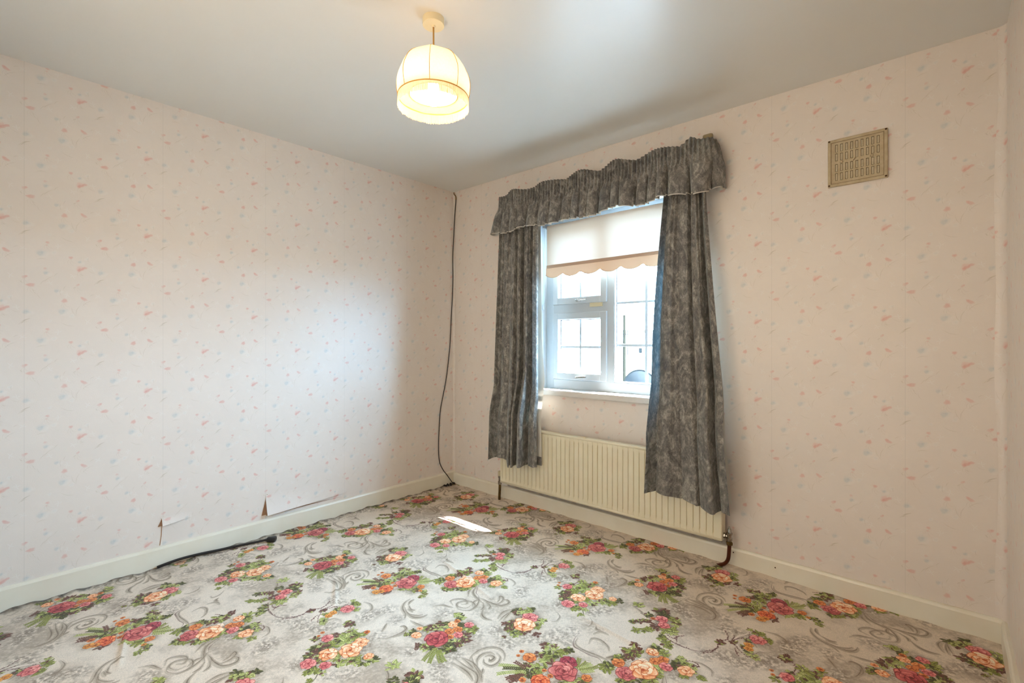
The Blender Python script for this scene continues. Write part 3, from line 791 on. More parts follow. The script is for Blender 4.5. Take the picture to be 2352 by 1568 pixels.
ct.links.new(mrr.outputs[0], mxc.inputs['Factor']); ct.links.new(img_n.outputs[0], mxc.inputs['A']); ct.links.new(mxc.outputs['Result'], cp.inputs['Base Color'])
# ------------------------------------------------------------------ room shell
RX, RY = 3.19, -2.95            # room: x 0..RX, y RY..0
def CZ(x, y): return 2.392-.0075*x
# window opening in the window wall
WX1, WX2, WZ1, WZ2 = .885, 1.925, .80, 2.02
TH = .20                         # wall thickness

def wall_uv_me(bm, seam, pw, zoff, horiz):
    uvl = bm.loops.layers.uv.verify()
    for f in bm.faces:
        for l in f.loops:
            co = l.vert.co; s_ = co.x if horiz == 'x' else co.y
            l[uvl].uv = ((s_-seam)/pw, (co.z-zoff)/PH)
def wall_panel(name, polys, seam, pw, zoff, horiz, th_dir, fn):
    m = MB()
    for q in polys:
        vs = [m.bm.verts.new(fn(*v)) for v in q]; m.bm.faces.new(vs)
    bmesh.ops.remove_doubles(m.bm, verts=m.bm.verts, dist=1e-5)
    r = bmesh.ops.extrude_face_region(m.bm, geom=list(m.bm.faces))
    for v in r['geom']:
        if isinstance(v, bmesh.types.BMVert): v.co += Vector(th_dir)
    wall_uv_me(m.bm, seam, pw, zoff, horiz)
    return struct(m.build(name, paper_m))
top = 2.46
# window wall (y = 0)
XS = [-.25, WX1, WX2, RX+.2]; ZS = [-.05, WZ1, WZ2, top]
polys = []
for i in range(3):
    for j in range(3):
        if i == 1 and j == 1: continue
        polys.append([(XS[i], ZS[j]), (XS[i+1], ZS[j]), (XS[i+1], ZS[j+1]), (XS[i], ZS[j+1])])
wall_window = wall_panel('wall_window', polys, 2.888, .513, .0, 'x', (0, TH, 0), lambda a, b: (a, 0, b))
wall_left = wall_panel('wall_left', [[(RY-.2, -.05), (.0, -.05), (.0, top), (RY-.2, top)]], -2.496, .507, .043, 'y', (-.2, 0, 0), lambda a, b: (0, a, b))
wall_right = wall_panel('wall_right', [[(RY-.2, -.05), (.0, -.05), (.0, top), (RY-.2, top)]], -.10, .513, .1, 'y', (.2, 0, 0), lambda a, b: (RX, a, b))
wall_back = wall_panel('wall_back', [[(.0, -.05), (RX, -.05), (RX, top), (.0, top)]], 0, .513, .1, 'x', (0, -.2, 0), lambda a, b: (a, RY, b))
for o_, l_ in ((wall_window, 'wallpapered wall holding the curtained window, small pink and blue flower sprigs'), (wall_left, 'long left wall in pale floral wallpaper lit by the window'),
               (wall_right, 'narrow sliver of floral papered wall at the right edge'), (wall_back, 'papered wall behind the viewer, not in view')):
    o_['label'] = l_
# ceiling
m = MB(); m.grid(lambda u, v: (-.1+u*(RX+.2), RY-.1+v*(-RY+.1), CZ(-.1+u*(RX+.2), 0)), 24, 24)
r = bmesh.ops.extrude_face_region(m.bm, geom=list(m.bm.faces))
for v in r['geom']:
    if isinstance(v, bmesh.types.BMVert): v.co.z += .12
ceiling = struct(m.build('ceiling', ceil_m)); ceiling['label'] = 'plain off-white painted ceiling'
# floor: carpet fitted wall to wall, with the stretched creases of the photo as low ridges
def ridge(x, y, P, Q, h, w):
    p = Vector(P); q = Vector(Q); d = q-p; t = max(0, min(1, ((x-p.x)*d.x+(y-p.y)*d.y)/d.length_squared)); c = p+d*t
    dist = math.hypot(x-c.x, y-c.y); return h*math.exp(-(dist/w)**2)*math.sin(PI*min(1, max(0, .08+.84*t)))
RID = [((1.02, -.98), (1.48, -1.08), .010, .007), ((.80, -1.46), (1.05, -1.60), .008, .007), ((.53, -2.22), (.84, -2.30), .009, .007), ((1.86, -.93), (2.20, -.96), .008, .007), ((1.55, -1.0), (1.80, -.95), .002, .010)]
NX, NY = 520, 480
def fz(x, y):
    z = sum(ridge(x, y, *R_) for R_ in RID if abs(x-(R_[0][0]+R_[1][0])/2) < .4 and abs(y-(R_[0][1]+R_[1][1])/2) < .25)
    z += .012*math.exp(-((x)/.035)**2)*(.6+.4*math.sin(y*37)+.2*math.sin(y*91)) if x < .12 else 0
    z += .006*math.exp(-((y)/.03)**2)*(.6+.4*math.sin(x*41)) if y > -.1 else 0
    return z+.0012*math.sin(x*9+1)*math.sin(y*7)
m = MB()
m.grid(lambda u, v: ((-.02+u*(RX+.04)), RY-.02+v*(-RY+.04), fz(-.02+u*(RX+.04), RY-.02+v*(-RY+.04))), NX, NY,
       uvfn=lambda u, v: ((-.02+u*(RX+.04))/CW, (RY-.02+v*(-RY+.04))/CH))
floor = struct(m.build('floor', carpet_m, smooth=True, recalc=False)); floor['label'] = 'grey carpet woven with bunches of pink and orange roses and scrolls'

# baseboards: thin moulded boards, one per wall
def board(name, p0, p1, inw, h=.098, th=.018):
    p0 = Vector(p0); p1 = Vector(p1); inw = Vector(inw); prof = [(0, -.03), (th, -.03), (th, h-.012), (th-.004, h-.003), (th-.009, h), (0, h)]
    m = MB(); n = 40; rings = []
    for i in range(n+1):
        c = p0.lerp(p1, i/n); wob = .0012*math.sin(i*1.7)+.001*math.sin(i*.6)
        rings.append([m.bm.verts.new((c.x+inw.x*(a+(wob if a > 0 else 0)), c.y+inw.y*(a+(wob if a > 0 else 0)), b)) for a, b in prof])
    for i in range(n):
        for k in range(len(prof)-1): m.bm.faces.new((rings[i][k], rings[i][k+1], rings[i+1][k+1], rings[i+1][k]))
    m.bm.faces.new(rings[0]); m.bm.faces.new(rings[-1][::-1])
    return struct(m.build(name, gloss_m))
bl = board('baseboard_left', (0, RY, 0), (0, 0, 0), (1, 0, 0), h=.104)
bw = board('baseboard_window', (0.0, 0, 0), (RX, 0, 0), (0, -1, 0), h=.092)
br = board('baseboard_right', (RX, RY, 0), (RX, 0, 0), (-1, 0, 0), h=.092)
bb = board('baseboard_back', (0, RY, 0), (RX, RY, 0), (0, 1, 0), h=.092)
for o_, l_ in ((bl, 'cream gloss skirting board along the left wall'), (bw, 'cream gloss skirting board under the radiator and window'), (br, 'short cream skirting board at the right edge'), (bb, 'cream skirting board behind the viewer, not in view')): o_['label'] = l_
for (x, z) in ((2.395, .052), (2.20, .07), (1.04, .05)):
    MB().lathe([(.0035, 0), (.002, .003), (0, .003)], (x, -.0185, z), 8, 'y').build('nail_hole', screw_m, bw)
# wallpaper bubbles rounding the vertical corners
def fillet(name, cx, sx, r, parent, seam):
    m = MB(); n = 7
    def fn(u, v):
        a = u*PI/2; x = cx+sx*(r-r*math.sin(a)); y = -(r-r*math.cos(a)); z = .09+v*(CZ(cx, 0)-.09)
        w = 1+.25*math.sin(z*6+1)*math.sin(z*2.3)
        return (cx+(x-cx)*w, y*w-.0005, z)
    m.grid(fn, n, 40, uvfn=lambda u, v: ((u*r*1.5)/.513+.3, (v*2.3)/PH)); return m.build(name, paper_m, parent, smooth=True)
f1_ = fillet('wallpaper_corner_strip', RX, -1, .030, wall_window, 0)
f2_ = fillet('wallpaper_corner_strip', 0, 1, .016, wall_window, 0)

# peeling wallpaper flaps low on the left wall
def flap(name, y0, y1, zt, zb, out, parent):
    # y0: free (lifted) side, y1: side still stuck
    m = MB(); 
    def fn(u, v):
        y = y0+(y1-y0)*u; lift = out*(1-u)**.8
        ztop = zt; z = ztop+(zb-ztop)*v+.012*u*v
        return (.0012+lift*(v**1.6)*(1.0-.15*v), y, z)
    me_uv = lambda u, v: ((y0+(y1-y0)*u+2.496)/.507, (zt+(zb-zt)*v-.043)/PH)
    m.grid(fn, 24, 12, uvfn=me_uv)
    o = m.build(name, paper_m, parent, smooth=True); return o
fl1 = flap('wallpaper_flap', -1.482, -.965, .245, .128, .034, wall_left); fl1['label'] = 'larger curled strip of torn wallpaper near the skirting'
fl2 = flap('wallpaper_flap', -1.994, -1.86, .250, .207, .018, wall_left); fl2['label'] = 'small lifted wallpaper tear near the skirting'
for (ya, yb, za, zb_) in ((-1.505, -1.47, .127, .247), (-2.012, -1.985, .205, .25)):
    m = MB(); m.bm.faces.new([m.bm.verts.new(v) for v in ((.0008, ya, za), (.0008, yb, za), (.0008, yb, zb_), (.0008, yb-.006, zb_))]); m.build('bare_plaster_patch', back_m, wall_left)
m = MB(); m.grid(lambda u, v: (.0007, -1.48+.5*u, .121+.012*v*(1-u)), 10, 2); m.build('bare_plaster_patch', back_m, wall_left)
m = MB(); m.tube([(.0008, -1.994, .205), (.0008, -1.996, .16), (.0008, -2.003, .108)], .0016, 6).build('open_paper_seam', back_m, wall_left)
# bottom-left strip on the window wall lifting off beside the corner
m = MB(); m.grid(lambda u, v: (.035+.215*u, -.001-.007*(1-v)**2*math.sin(PI*min(1, u*1.1)*.5+.2), .125-.012*u+v*.10), 20, 8, uvfn=lambda u, v: ((.035+.215*u-2.888)/.513, (.125+v*.10)/PH))
o_ = m.build('wallpaper_flap', paper_m, wall_window, smooth=True)
# grime on the wall below the radiator
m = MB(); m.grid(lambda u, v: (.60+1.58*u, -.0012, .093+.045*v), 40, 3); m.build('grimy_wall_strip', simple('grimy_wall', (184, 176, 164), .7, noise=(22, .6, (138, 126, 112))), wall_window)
m = MB(); m.tube(smooth_pts([(.72, -.006, .118), (.74, -.006, .106), (1.0, -.007, .112), (1.4, -.006, .116), (1.8, -.006, .113), (2.14, -.006, .104)], 6), .0018, 6).build('crack_line', simple('dark_crack', (92, 80, 70), .8), wall_window)

# ------------------------------------------------------------------ window
win = bpy.data.objects.new('window_1', None); COL.objects.link(win); win.location = (1.40, .13, .84); win['kind'] = 'structure'
win['label'] = 'white plastic casement window with glazing bars in each pane'
GY = .125      # glass plane
FX1, FX2, FZ1, FZ2 = WX1+.001, WX2-.001, .832, 2.015
def fr(m, x0, x1, z0, z1, w, y0, y1, bev=.004):
    m.box(x0, y0, z0, x0+w, y1, z1, bev); m.box(x1-w, y0, z0, x1, y1, z1, bev)
    m.box(x0+w-.002, y0, z0, x1-w+.002, y1, z0+w, bev); m.box(x0+w-.002, y0, z1-w, x1-w+.002, y1, z1, bev)
m = MB(); fr(m, FX1, FX2, FZ1, FZ2, .066, .098, .165)
m.box(1.378, .0985, FZ1+.064, 1.432, .1645, FZ2-.064, 0)          # mullion
m.box(FX1+.064, .0988, 1.352, 1.380, .1642, 1.424, 0)            # transom
m.build('frame', upvc_m, win)
def sash(x0, x1, z0, z1, vb, hb, handle=True, proud=.012, fw=.046):
    m = MB(); fr(m, x0, x1, z0, z1, fw, .098-proud, .150, .005); s_ = m.build('sash', upvc_m, win)
    g = MB(); g.box(x0+fw-.004, GY, z0+fw-.004, x1-fw+.004, GY+.004, z1-fw+.004); g.build('pane', glass_m, s_)
    g = MB()
    gk = MB()
    for (a, b, c, d) in ((x0+fw-.001, x1-fw+.001, z0+fw-.001, z1-fw+.001),):
        for (p, q, r_, t_) in ((a, c, a+.006, d), (b-.006, c, b, d), (a, c, b, c+.006), (a, d-.006, b, d)):
            gk.box(p, GY-.003, q, r_, GY+.001, t_)
    gk.build('gasket', simple('dark_gasket', (96, 90, 84), .6), s_)
    for x in vb:
        bmb = MB(); bmb.box(x-.008, GY-.006, z0+fw, x+.008, GY-.001, z1-fw, .002); bmb.build('glazing_bar', upvc_m, s_)
    for z in hb:
        bmb = MB(); bmb.box(x0+fw, GY-.005, z-.008, x1-fw, GY+.0005, z+.008, .002); bmb.build('glazing_bar', upvc_m, s_)
    if handle:
        hx = (x0+x1)/2+.015; hz = z0+.018; y = .098-proud
        hb_ = MB(); hb_.box(hx-.030, y-.008, hz-.010, hx+.016, y+.002, hz+.010, .003); h_ = hb_.build('handle_base', upvc_m, s_)
        MB().tube(smooth_pts([(hx-.018, y-.008, hz+.002), (hx-.018, y-.024, hz+.004), (hx+.01, y-.030, hz+.006), (hx+.062, y-.028, hz+.009)], 6), [.006]*7+[.0055]*12, 8).build('handle', chrome_m, s_)
    return s_
sash(.952, 1.386, .900, 1.360, [1.164], [1.124])
sash(.952, 1.386, 1.418, 1.950, [1.164], [1.69])
# fixed light on the right
m = MB(); fr(m, 1.428, 1.862, .890, 1.952, .012, .100, .150, .002); fs = m.build('fixed_light', upvc_m, win)
MB().box(1.436, GY, .898, 1.856, GY+.004, 1.946).build('pane', glass_m, fs)
gk = MB()
for (p, q, r_, t_) in ((1.438, .900, 1.444, 1.944), (1.848, .900, 1.854, 1.944), (1.438, .900, 1.852, .906)): gk.box(p, GY-.003, q, r_, GY+.001, t_)
gk.build('gasket', simple('dark_gasket2', (96, 90, 84), .6), fs)
MB().box(1.638, GY-.006, .902, 1.656, GY-.001, 1.945, .002).build('glazing_bar', upvc_m, fs)
for z in (1.137, 1.408, 1.68): MB().box(1.440, GY-.005, z-.008, 1.852, GY+.0005, z+.008, .002).build('glazing_bar', upvc_m, fs)
MB().box(1.256, .090, 1.392, 1.352, .100, 1.420, .002).build('beige_label', beige_m, win)
# reveal lining and sill
m = MB()
m.box(WX1-.001, .001, WZ1, WX1+.006, .10, WZ2, 0); m.box(WX2-.006, .001, WZ1, WX2+.001, .10, WZ2, 0); m.box(WX1, .001, WZ2-.006, WX2, .10, WZ2+.001, 0)
tr1 = struct(m.build('trim_1', reveal_m)); tr1['label'] = 'white painted reveal around the window'
m = MB(); m.box(WX1-.012, -.030, .796, WX2+.012, .100, .834, .006)
sill = m.build('window_sill', sill_m); struct(sill); sill['label'] = 'white painted window sill board'

# ------------------------------------------------------------------ roller blind
bt_ = thing('roller_blind', 'cream roller blind half lowered in the window, with scalloped hem', 'blind', (1.40, .05, 1.60))
BX1, BX2, BYY = .948, 1.900, .035
MB().tube([(BX1-.01, BYY+.012, 1.955), (BX2+.01, BYY+.012, 1.955)], .017, 16).build('roller', upvc_m, bt_)
MB().box(BX1-.018, .0, 1.95, BX1-.010, .065, 2.0, .002).build('bracket', upvc_m, bt_); MB().box(BX2+.010, .0, 1.95, BX2+.018, .065, 2.0, .002).build('bracket', upvc_m, bt_)
m = MB(); m.grid(lambda u, v: (BX1+(BX2-BX1)*u, BYY-.008+.002*math.sin(u*9)*(1-v), 1.965-(1.965-1.688)*v), 30, 8); m.build('blind_fabric', blind_m, bt_, smooth=True)
MB().box(BX1, BYY-.015, 1.670, BX2, BYY-.003, 1.690, .003).build('bottom_bar', simple('tan_bar_pocket', (186, 158, 136), .8), bt_)
# scalloped valance strip
m = MB(); NS = 6; n = NS*12; pit = .1472; x_first = 1.084-pit
cols = []
for i in range(n+1):
    x = BX1-.006+(BX2-BX1+.012)*i/n
    ph = ((x-x_first)/pit) % 1.0
    zb = 1.634-.034*math.sin(PI*ph)**.55
    y = BYY-.012-.004*math.sin(PI*ph)
    cols.append([m.bm.verts.new((x, BYY-.010+(y-BYY+.010)*v, 1.672+(zb-1.672)*v)) for v in (0, .33, .66, 1)])
for i in range(n):
    for k in range(3): m.bm.faces.new((cols[i][k], cols[i+1][k], cols[i+1][k+1], cols[i][k+1]))
sc = m.build('scalloped_hem', blind2_m, bt_, smooth=True)
m = MB(); m.tube([(c[-1][0], c[-1][1]-.001, c[-1][2]) for c in [[None]*3+[((BX1-.006+(BX2-BX1+.012)*i/n), BYY-.013-.004*math.sin(PI*(((BX1-.006+(BX2-BX1+.012)*i/n)-x_first)/pit % 1.0)), 1.634-.034*math.sin(PI*(((BX1-.006+(BX2-BX1+.012)*i/n)-x_first)/pit % 1.0))**.55)] for i in range(n+1)]], .0016, 5)
m.build('hem_braid', simple('tan_braid', (190, 164, 132), .8), sc)
MB().tube([(.917, .02, 1.96), (.918, .02, 1.41)], .0012, 6).build('pull_cord', upvc_m, bt_)
MB().tube([(.930, .022, 1.96), (.926, .021, 1.42)], .0012, 6).build('pull_cord', upvc_m, bt_)
MB().lathe([(.003, .03), (.007, .012), (.008, 0), (.003, -.006)], (.921, .02, 1.385), 12).build('cord_acorn', upvc_m, bt_)

# ------------------------------------------------------------------ curtains
def curtain(name, label, top_x, bot_x, yc, z1, z0, folds, amp, seed, hemf, inner, lining_edge=None):
    rg = random.Random(seed)
    root = thing(name, label, 'curtain', ((bot_x[0]+bot_x[1])/2, yc, z0), 'grey velour curtains')
    warp = [(rg.uniform(-.5, .5), k) for k in (1, 2, 3)]
    def phase(s_, v):
        w = sum(a*math.sin(2*PI*k*s_*.5+a*4)/k for a, k in warp)
        return 2*PI*folds*(s_+.05*w)+.55*math.sin(2.6*v+seed)
    def P(s_, v, off=0, ext=0):
        z = z1+(z0-z1)*v
        k = v**1.15
        xa = top_x[0]+(bot_x[0]-top_x[0])*k; xb = top_x[1]+(bot_x[1]-top_x[1])*k+ext
        if inner:
            xa += inner*math.sin(PI*min(1, v*1.15))*-1
        ph = phase(s_, v); c = math.sin(ph); F = 2*abs(math.cos(ph/2))**.62-1
        fine = .30*math.sin(2*PI*folds*2.7*s_+1)*(1-v)**1.2+.12*math.sin(2*PI*folds*1.9*s_+3*v)
        A_ = amp*(.50+.55*v)*(.75+.5*math.sin(7*s_+seed))
        x = xa+(xb-xa)*s_+.42*A_*math.cos(ph)*(.5+.5*v)
        y = yc-(.035*v)-A_*(F+fine)
        z += (hemf(s_)*v**6)
        lim = -.014-.100*min(1, max(0, (v-.50)/.30))
        ymid = yc-.035*v; back = ymid+A_*1.25
        if back > lim: y -= back-lim
        return (x, y+off, z)
    m = MB(); m.grid(lambda u, v: P(u, v), 150, 60); fab = m.build('fabric', cur_m, root, smooth=True)
    ex = lining_edge or 0
    def PL(u, v):          # the lining hangs as a flatter sheet behind the pleats
        k = v**1.15; z = z1+(z0+.012-z1)*v; xa = top_x[0]+(bot_x[0]-top_x[0])*k+.012; xb = top_x[1]+(bot_x[1]-top_x[1])*k-.012+(ex+.012)*min(1, max(0, (v-.50)/.15))*(1 if ex else 0)
        if inner: xa -= inner*math.sin(PI*min(1, v*1.15))
        lim = -.014-.100*min(1, max(0, (v-.50)/.30)); y = yc-.035*v+amp*(.50+.55*v)*1.2
        return (xa+(xb-xa)*u, min(y, lim)+.003, z)
    m = MB(); m.grid(PL, 40, 50); m.build('lining', line_m, root, smooth=True)
    if ex:                 # dark hem band along the foot of the turned lining
        m = MB(); m.grid(lambda u, v: (lambda p: (p[0], p[1]-.003, p[2]-.004))(PL(.80+.20*u, .965+.035*v)), 12, 3); m.build('hem', cur_m, root, smooth=True)
    return root
curtain('curtain', 'left grey velour curtain, shorter and narrower, with pale lining showing at its right edge', (.625, .975), (.585, 1.005), -.095, 1.99, .325, 5.4, .048, 3,
        lambda s_: -.035*math.exp(-((s_-.38)/.08)**2)+.01*math.sin(9*s_), .0, .006)
curtain('curtain', 'right grey velour curtain, flared towards its hem over the radiator end', (1.865, 2.085), (1.785, 2.235), -.088, 1.985, .335, 3.9, .038, 8,
        lambda s_: .015*math.cos(4*s_)-.01, .022, None)

# gathered pelmet frill
PTS = smooth_pts([(.603, -.004, 0), (.606, -.07, 0), (.63, -.118, 0), (.75, -.128, 0), (1.1, -.130, 0), (1.5, -.132, 0), (1.85, -.132, 0), (2.02, -.128, 0), (2.10, -.100, 0), (2.128, -.060, 0), (2.124, -.004, 0)], 24)
cum = [0]
for a, b in zip(PTS, PTS[1:]): cum.append(cum[-1]+(b-a).length)
LT = cum[-1]
def at(s_):
    d = s_*LT; 
    import bisect
    i = min(max(bisect.bisect_right(cum, d)-1, 0), len(PTS)-2); t_ = (d-cum[i])/max(1e-9, cum[i+1]-cum[i])
    p = PTS[i].lerp(PTS[i+1], t_); tn = (PTS[i+1]-PTS[i]).normalized(); return p, Vector((tn.y, -tn.x, 0))
rgp = random.Random(21)
FR = []
acc = 0
while acc < 1: FR.append(acc); acc += rgp.uniform(.030, .068)
def foldf(s_):
    import bisect
    i = bisect.bisect_right(FR, s_)-1; a = FR[i]; b = FR[i+1] if i+1 < len(FR) else 1.0
    u = (s_-a)/max(1e-6, b-a); k = ((i*37) % 10)/10
    return (math.sin(PI*u)**.7)*(1.0+.7*k)-.55, k
def k2(s_):
    import bisect
    i = bisect.bisect_right(FR, min(.9999, s_))-1; a = FR[i]; b = FR[i+1] if i+1 < len(FR) else 1.0
    return -math.sin(2*PI*(s_-a)/max(1e-6, b-a))
def PV(s_, v, off=0):
    p, n = at(s_)
    d = s_*LT; head = 1/(1+math.exp((v-.42)*22))
    pleat = .0062*math.sin(2*PI*d/.0215+.8*math.sin(d*23))*head*(1.15 if v > .02 else 1)
    edge_l = min(1, s_/.10); edge_r = min(1, (1-s_)/.14)
    ff, k = foldf(min(.9999, s_+.004*math.sin(v*3)))
    fold = .046*ff*(1-head)*(.35+.65*v)
    sway = .016*math.sin(2*PI*d/.27+1.0)*min(edge_l, 1)*min(edge_r, 1)*(1-.5*v)
    flare = .022*v**1.5*(1-.4*head)
    bulge = .040*math.sin(PI*min(1, v*1.1))*math.exp(-((s_-.93)/.05)**2)
    zt = 2.200+.013*abs(math.sin(PI*d/.25+.6))**.6+.006*math.sin(2*PI*d/.27+1.9)+.004*math.sin(d*31)+.03*math.exp(-((s_-.885)/.02)**2)-.026*math.exp(-((s_-.98)/.02)**2)
    zb = 1.938+.010*math.sin(d*19)-.020*(ff > .4)*.5-.014*math.exp(-((s_-.45)/.1)**2)+.02*math.exp(-((s_-.97)/.05)**2)
    tg = Vector((-n.y, n.x, 0)); q = p+n*(pleat+fold+sway+flare+bulge+off)+tg*(.010*k2(s_)*(1-head)*v)
    return (q.x, min(q.y, -.003), zt+(zb-zt)*v)
pel = thing('curtain_pelmet', 'gathered grey velour pelmet frill across the top of the window', 'pelmet', (1.36, -.06, 1.93))
m = MB(); m.grid(lambda u, v: PV(u, v), 1100, 30); m.build('frill', cur_m, pel, smooth=True)
m = MB(); m.grid(lambda u, v: (lambda p: (p[0], min(p[1], -.002), p[2]-.004*v))(PV(u, .28+.72*v, -.005)), 560, 12); m.build('lining', line_m, pel, smooth=True)
m = MB(); m.tube(smooth_pts([(.63, -.01, 2.10), (.63, -.085, 2.10), (.66, -.105, 2.10), (1.36, -.108, 2.10), (2.06, -.105, 2.10), (2.10, -.08, 2.10), (2.10, -.01, 2.10)], 6), .007, 8).build('pelmet_rail', upvc_m, pel)
MB().box(2.060, -.075, 2.205, 2.112, -.045, 2.250, .012).build('rail_end', simple('tan_plastic', (150, 134, 100), .6), pel)
ct_ = thing('curtain_track', 'white curtain track hidden behind the grey pelmet frill', 'curtain track', (1.36, -.05, 2.0))
MB().box(.64, -.095, 1.995, 2.08, -.075, 2.020, .003).build('rail', upvc_m, ct_)
for x in (.70, 1.36, 2.03): MB().box(x-.01, -.078, 2.0, x+.01, .0, 2.015, .001).build('bracket', upvc_m, ct_)

# ------------------------------------------------------------------ radiator
rad = thing('radiator', 'long cream fluted panel radiator below the window', 'radiator', (1.39, -.07, .14))
X0, X1, Z0, Z1, YF, YB = .615, 2.168, .142, .556, -.098, -.045
m = MB(); NF = 44; pit = (X1-X0-.03)/NF
prof = [(X0, YB), (X0, YF+.004), (X0+.004, YF)]
xx = X0+.015
for i in range(NF):
    a = xx+i*pit
    prof += [(a+.005, YF), (a+.007, YF+.006), (a+.009, YF+.006), (a+.011, YF)]
prof += [(X1-.004, YF), (X1, YF+.004), (X1, YB)]
zl = [(Z0, 0), (Z0+.028, 0), (Z0+.040, 1), (Z1-.040, 1), (Z1-.028, 0), (Z1, 0)]
rows = []
for (z, k) in zl:
    rows.append([m.bm.verts.new((x, (y if (k or y != YF+.006) else YF+.0012)-(.0 if k else 0), z)) for x, y in prof])
for i in range(len(rows)-1):
    for k in range(len(prof)-1): m.bm.faces.new((rows[i][k], rows[i][k+1], rows[i+1][k+1], rows[i+1][k]))
m.bm.faces.new(rows[0]); m.bm.faces.new(rows[-1][::-1])
m.build('front_panel', rad_m, rad)
MB().box(X0+.02, YB-.001, Z0+.02, X1-.02, YB+.018, Z1-.02, .003).build('back_panel', rad_dirty_m, rad)
m = MB()
for s_ in (0,):
    m.tube([(X0+.002, YF+.006, Z1-.006), (X1-.002, YF+.006, Z1-.006)], .010, 10); 
m.build('top_seam', rad_m, rad, smooth=True)
m = MB(); m.tube([(X0+.002, YF+.006, Z0+.008), (X1-.002, YF+.006, Z0+.008)], .009, 10).build('bottom_seam', rad_m, rad, smooth=True)
MB().box(1.334, YF-.002, Z1-.004, 1.350, YF+.02, Z1+.008, .002).build('bleed_clip', rad_m, rad)
for x in (.80, 2.0): MB().box(x-.012, YB, Z0+.06, x+.012, -.001, Z1-.06, .002).build('wall_bracket', rad_m, rad)
# right lockshield valve and copper pipe
rv = MB(); vx, vy, vz = 2.196, -.068, .165
rv.lathe([(.010, -.022), (.014, -.020), (.014, -.006), (.012, -.004), (.012, .010), (.015, .012), (.015, .020), (.011, .024), (.008, .040), (.005, .042), (.004, .050), (.0, .052)], (vx, vy, vz), 14)
rv.lathe([(.009, -.052), (.011, -.050), (.011, -.034), (.015, -.032), (.015, -.018), (.008, -.016), (.008, 0)], (vx, vy, vz), 8, 'x')
rv = rv.build('valve', chrome_m, rad)
MB().lathe([(.015, 0), (.0165, .004), (.0165, .014), (.013, .018)], (vx, vy, vz-.042), 6).build('compression_nut', brass_m, rad)
MB().tube(smooth_pts([(vx, vy, vz-.04), (vx-.001, vy, .095), (vx-.006, vy, .05), (vx-.024, vy+.006, .02), (vx-.052, vy+.016, .0), (vx-.07, vy+.02, -.01)], 6), .0095, 10).build('supply_pipe', copper_m, rad, smooth=True)
lx, ly, lz = .585, -.068, .150
m = MB(); m.lathe([(.011, -.035), (.014, -.03), (.014, -.012), (.010, -.008), (.010, .012), (.013, .014), (.013, .026), (.011, .028)], (lx, ly, lz), 12)
m.lathe([(.008, 0), (.008, .014), (.013, .016), (.013, .028), (.009, .034)], (lx, ly, lz), 8, 'x'); m.build('valve', chrome_m, rad)
MB().lathe([(.013, 0), (.015, .004), (.0145, .032), (.010, .036)], (lx, ly, lz+.028), 12).build('valve_cap', beige_m, rad)
MB().tube(smooth_pts([(lx, ly, lz-.03), (lx-.001, ly, .08), (lx-.006, ly+.002, .03), (lx-.014, ly+.01, -.01)], 6), .010, 10).build('supply_pipe', brass_m, rad, smooth=True)

# ------------------------------------------------------------------ air vent
vt = thing('air_vent', 'beige slotted ventilation grille high on the window wall', 'vent', (2.722, -.004, 1.865))
VX0, VX1, VZ0, VZ1 = 2.612, 2.831, 1.866, 2.080
def holes_plate(name, mat, y0, y1, inset):
    cx = [VX0+.024+(VX1-VX0-.048)*(i+.5)/9 for i in range(9)]
    hz = [(VZ0+.026, VZ0+.060), (VZ0+.067, VZ0+.101), (VZ0+.115, VZ0+.149), (VZ0+.156, VZ0+.190)]
    hw = .0048+inset
    xs = [VX0+.006]; 
    for c in cx: xs += [c-hw, c+hw]
    xs.append(VX1-.006); zs = [VZ0+.006]
    for a, b in hz: zs += [a-inset, b+inset]
    zs.append(VZ1-.006)
    m = MB(); V = {}
    def vv(i, j):
        if (i, j) not in V: V[(i, j)] = m.bm.verts.new((xs[i], y0, zs[j]))
        return V[(i, j)]
    for i in range(len(xs)-1):
        for j in range(len(zs)-1):
            if i % 2 == 1 and j % 2 == 1: continue
            m.bm.faces.new((vv(i, j), vv(i+1, j), vv(i+1, j+1), vv(i, j+1)))
    r = bmesh.ops.extrude_face_region(m.bm, geom=list(m.bm.faces))
    for v in r['geom']:
        if isinstance(v, bmesh.types.BMVert): v.co.y = y1
    return m.build(name, mat, vt), cx, hz
pl, cx, hz = holes_plate('grille_plate', vent_m, -.0045, -.011, 0)
holes_plate('slot_edge', vent_d, -.0115, -.0060, -.0007)[0]
bpy.data.objects.remove(bpy.data.objects['slot_edge'])
MB().box(VX0+.004, -.004, VZ0+.004, VX1-.004, -.001, VZ1-.004).build('back_plate', vent_d, vt)
for c in cx:
    for a, b in hz:
        MB().box(c-.0034, -.0095, a+.0018, c+.0034, -.003, b-.0016, .0012).build('louvre', vent_in, vt)
m = MB(); fr(m, VX0, VX1, VZ0, VZ1, .013, -.014, -.001, .003); m.build('rim', vent_m, vt)
m = MB(); fr(m, VX0+.013, VX1-.013, VZ0+.013, VZ1-.013, .0012, -.0116, -.010, 0); m.build('rim_shadow_groove', vent_d, vt)  # thin raised dark strip, shade along the inner rim put in as colour
for (x, z) in ((VX0+.006, VZ0+.006), (VX1-.006, VZ0+.006), (VX0+.006, VZ1-.006), (VX1-.006, VZ1-.006)):
    MB().lathe([(.0042, -.016), (.0036, -.0135), (.0036, -.013)], (x, 0, z), 10, 'y').build('screw', screw_m, vt)
for x in (cx[1], cx[7]-.003):
    MB().lathe([(0, -.016), (.005, -.0155), (.0062, -.011)], (x, 0, VZ0+.108), 12, 'y').build('slider_knob', vent_m, vt)
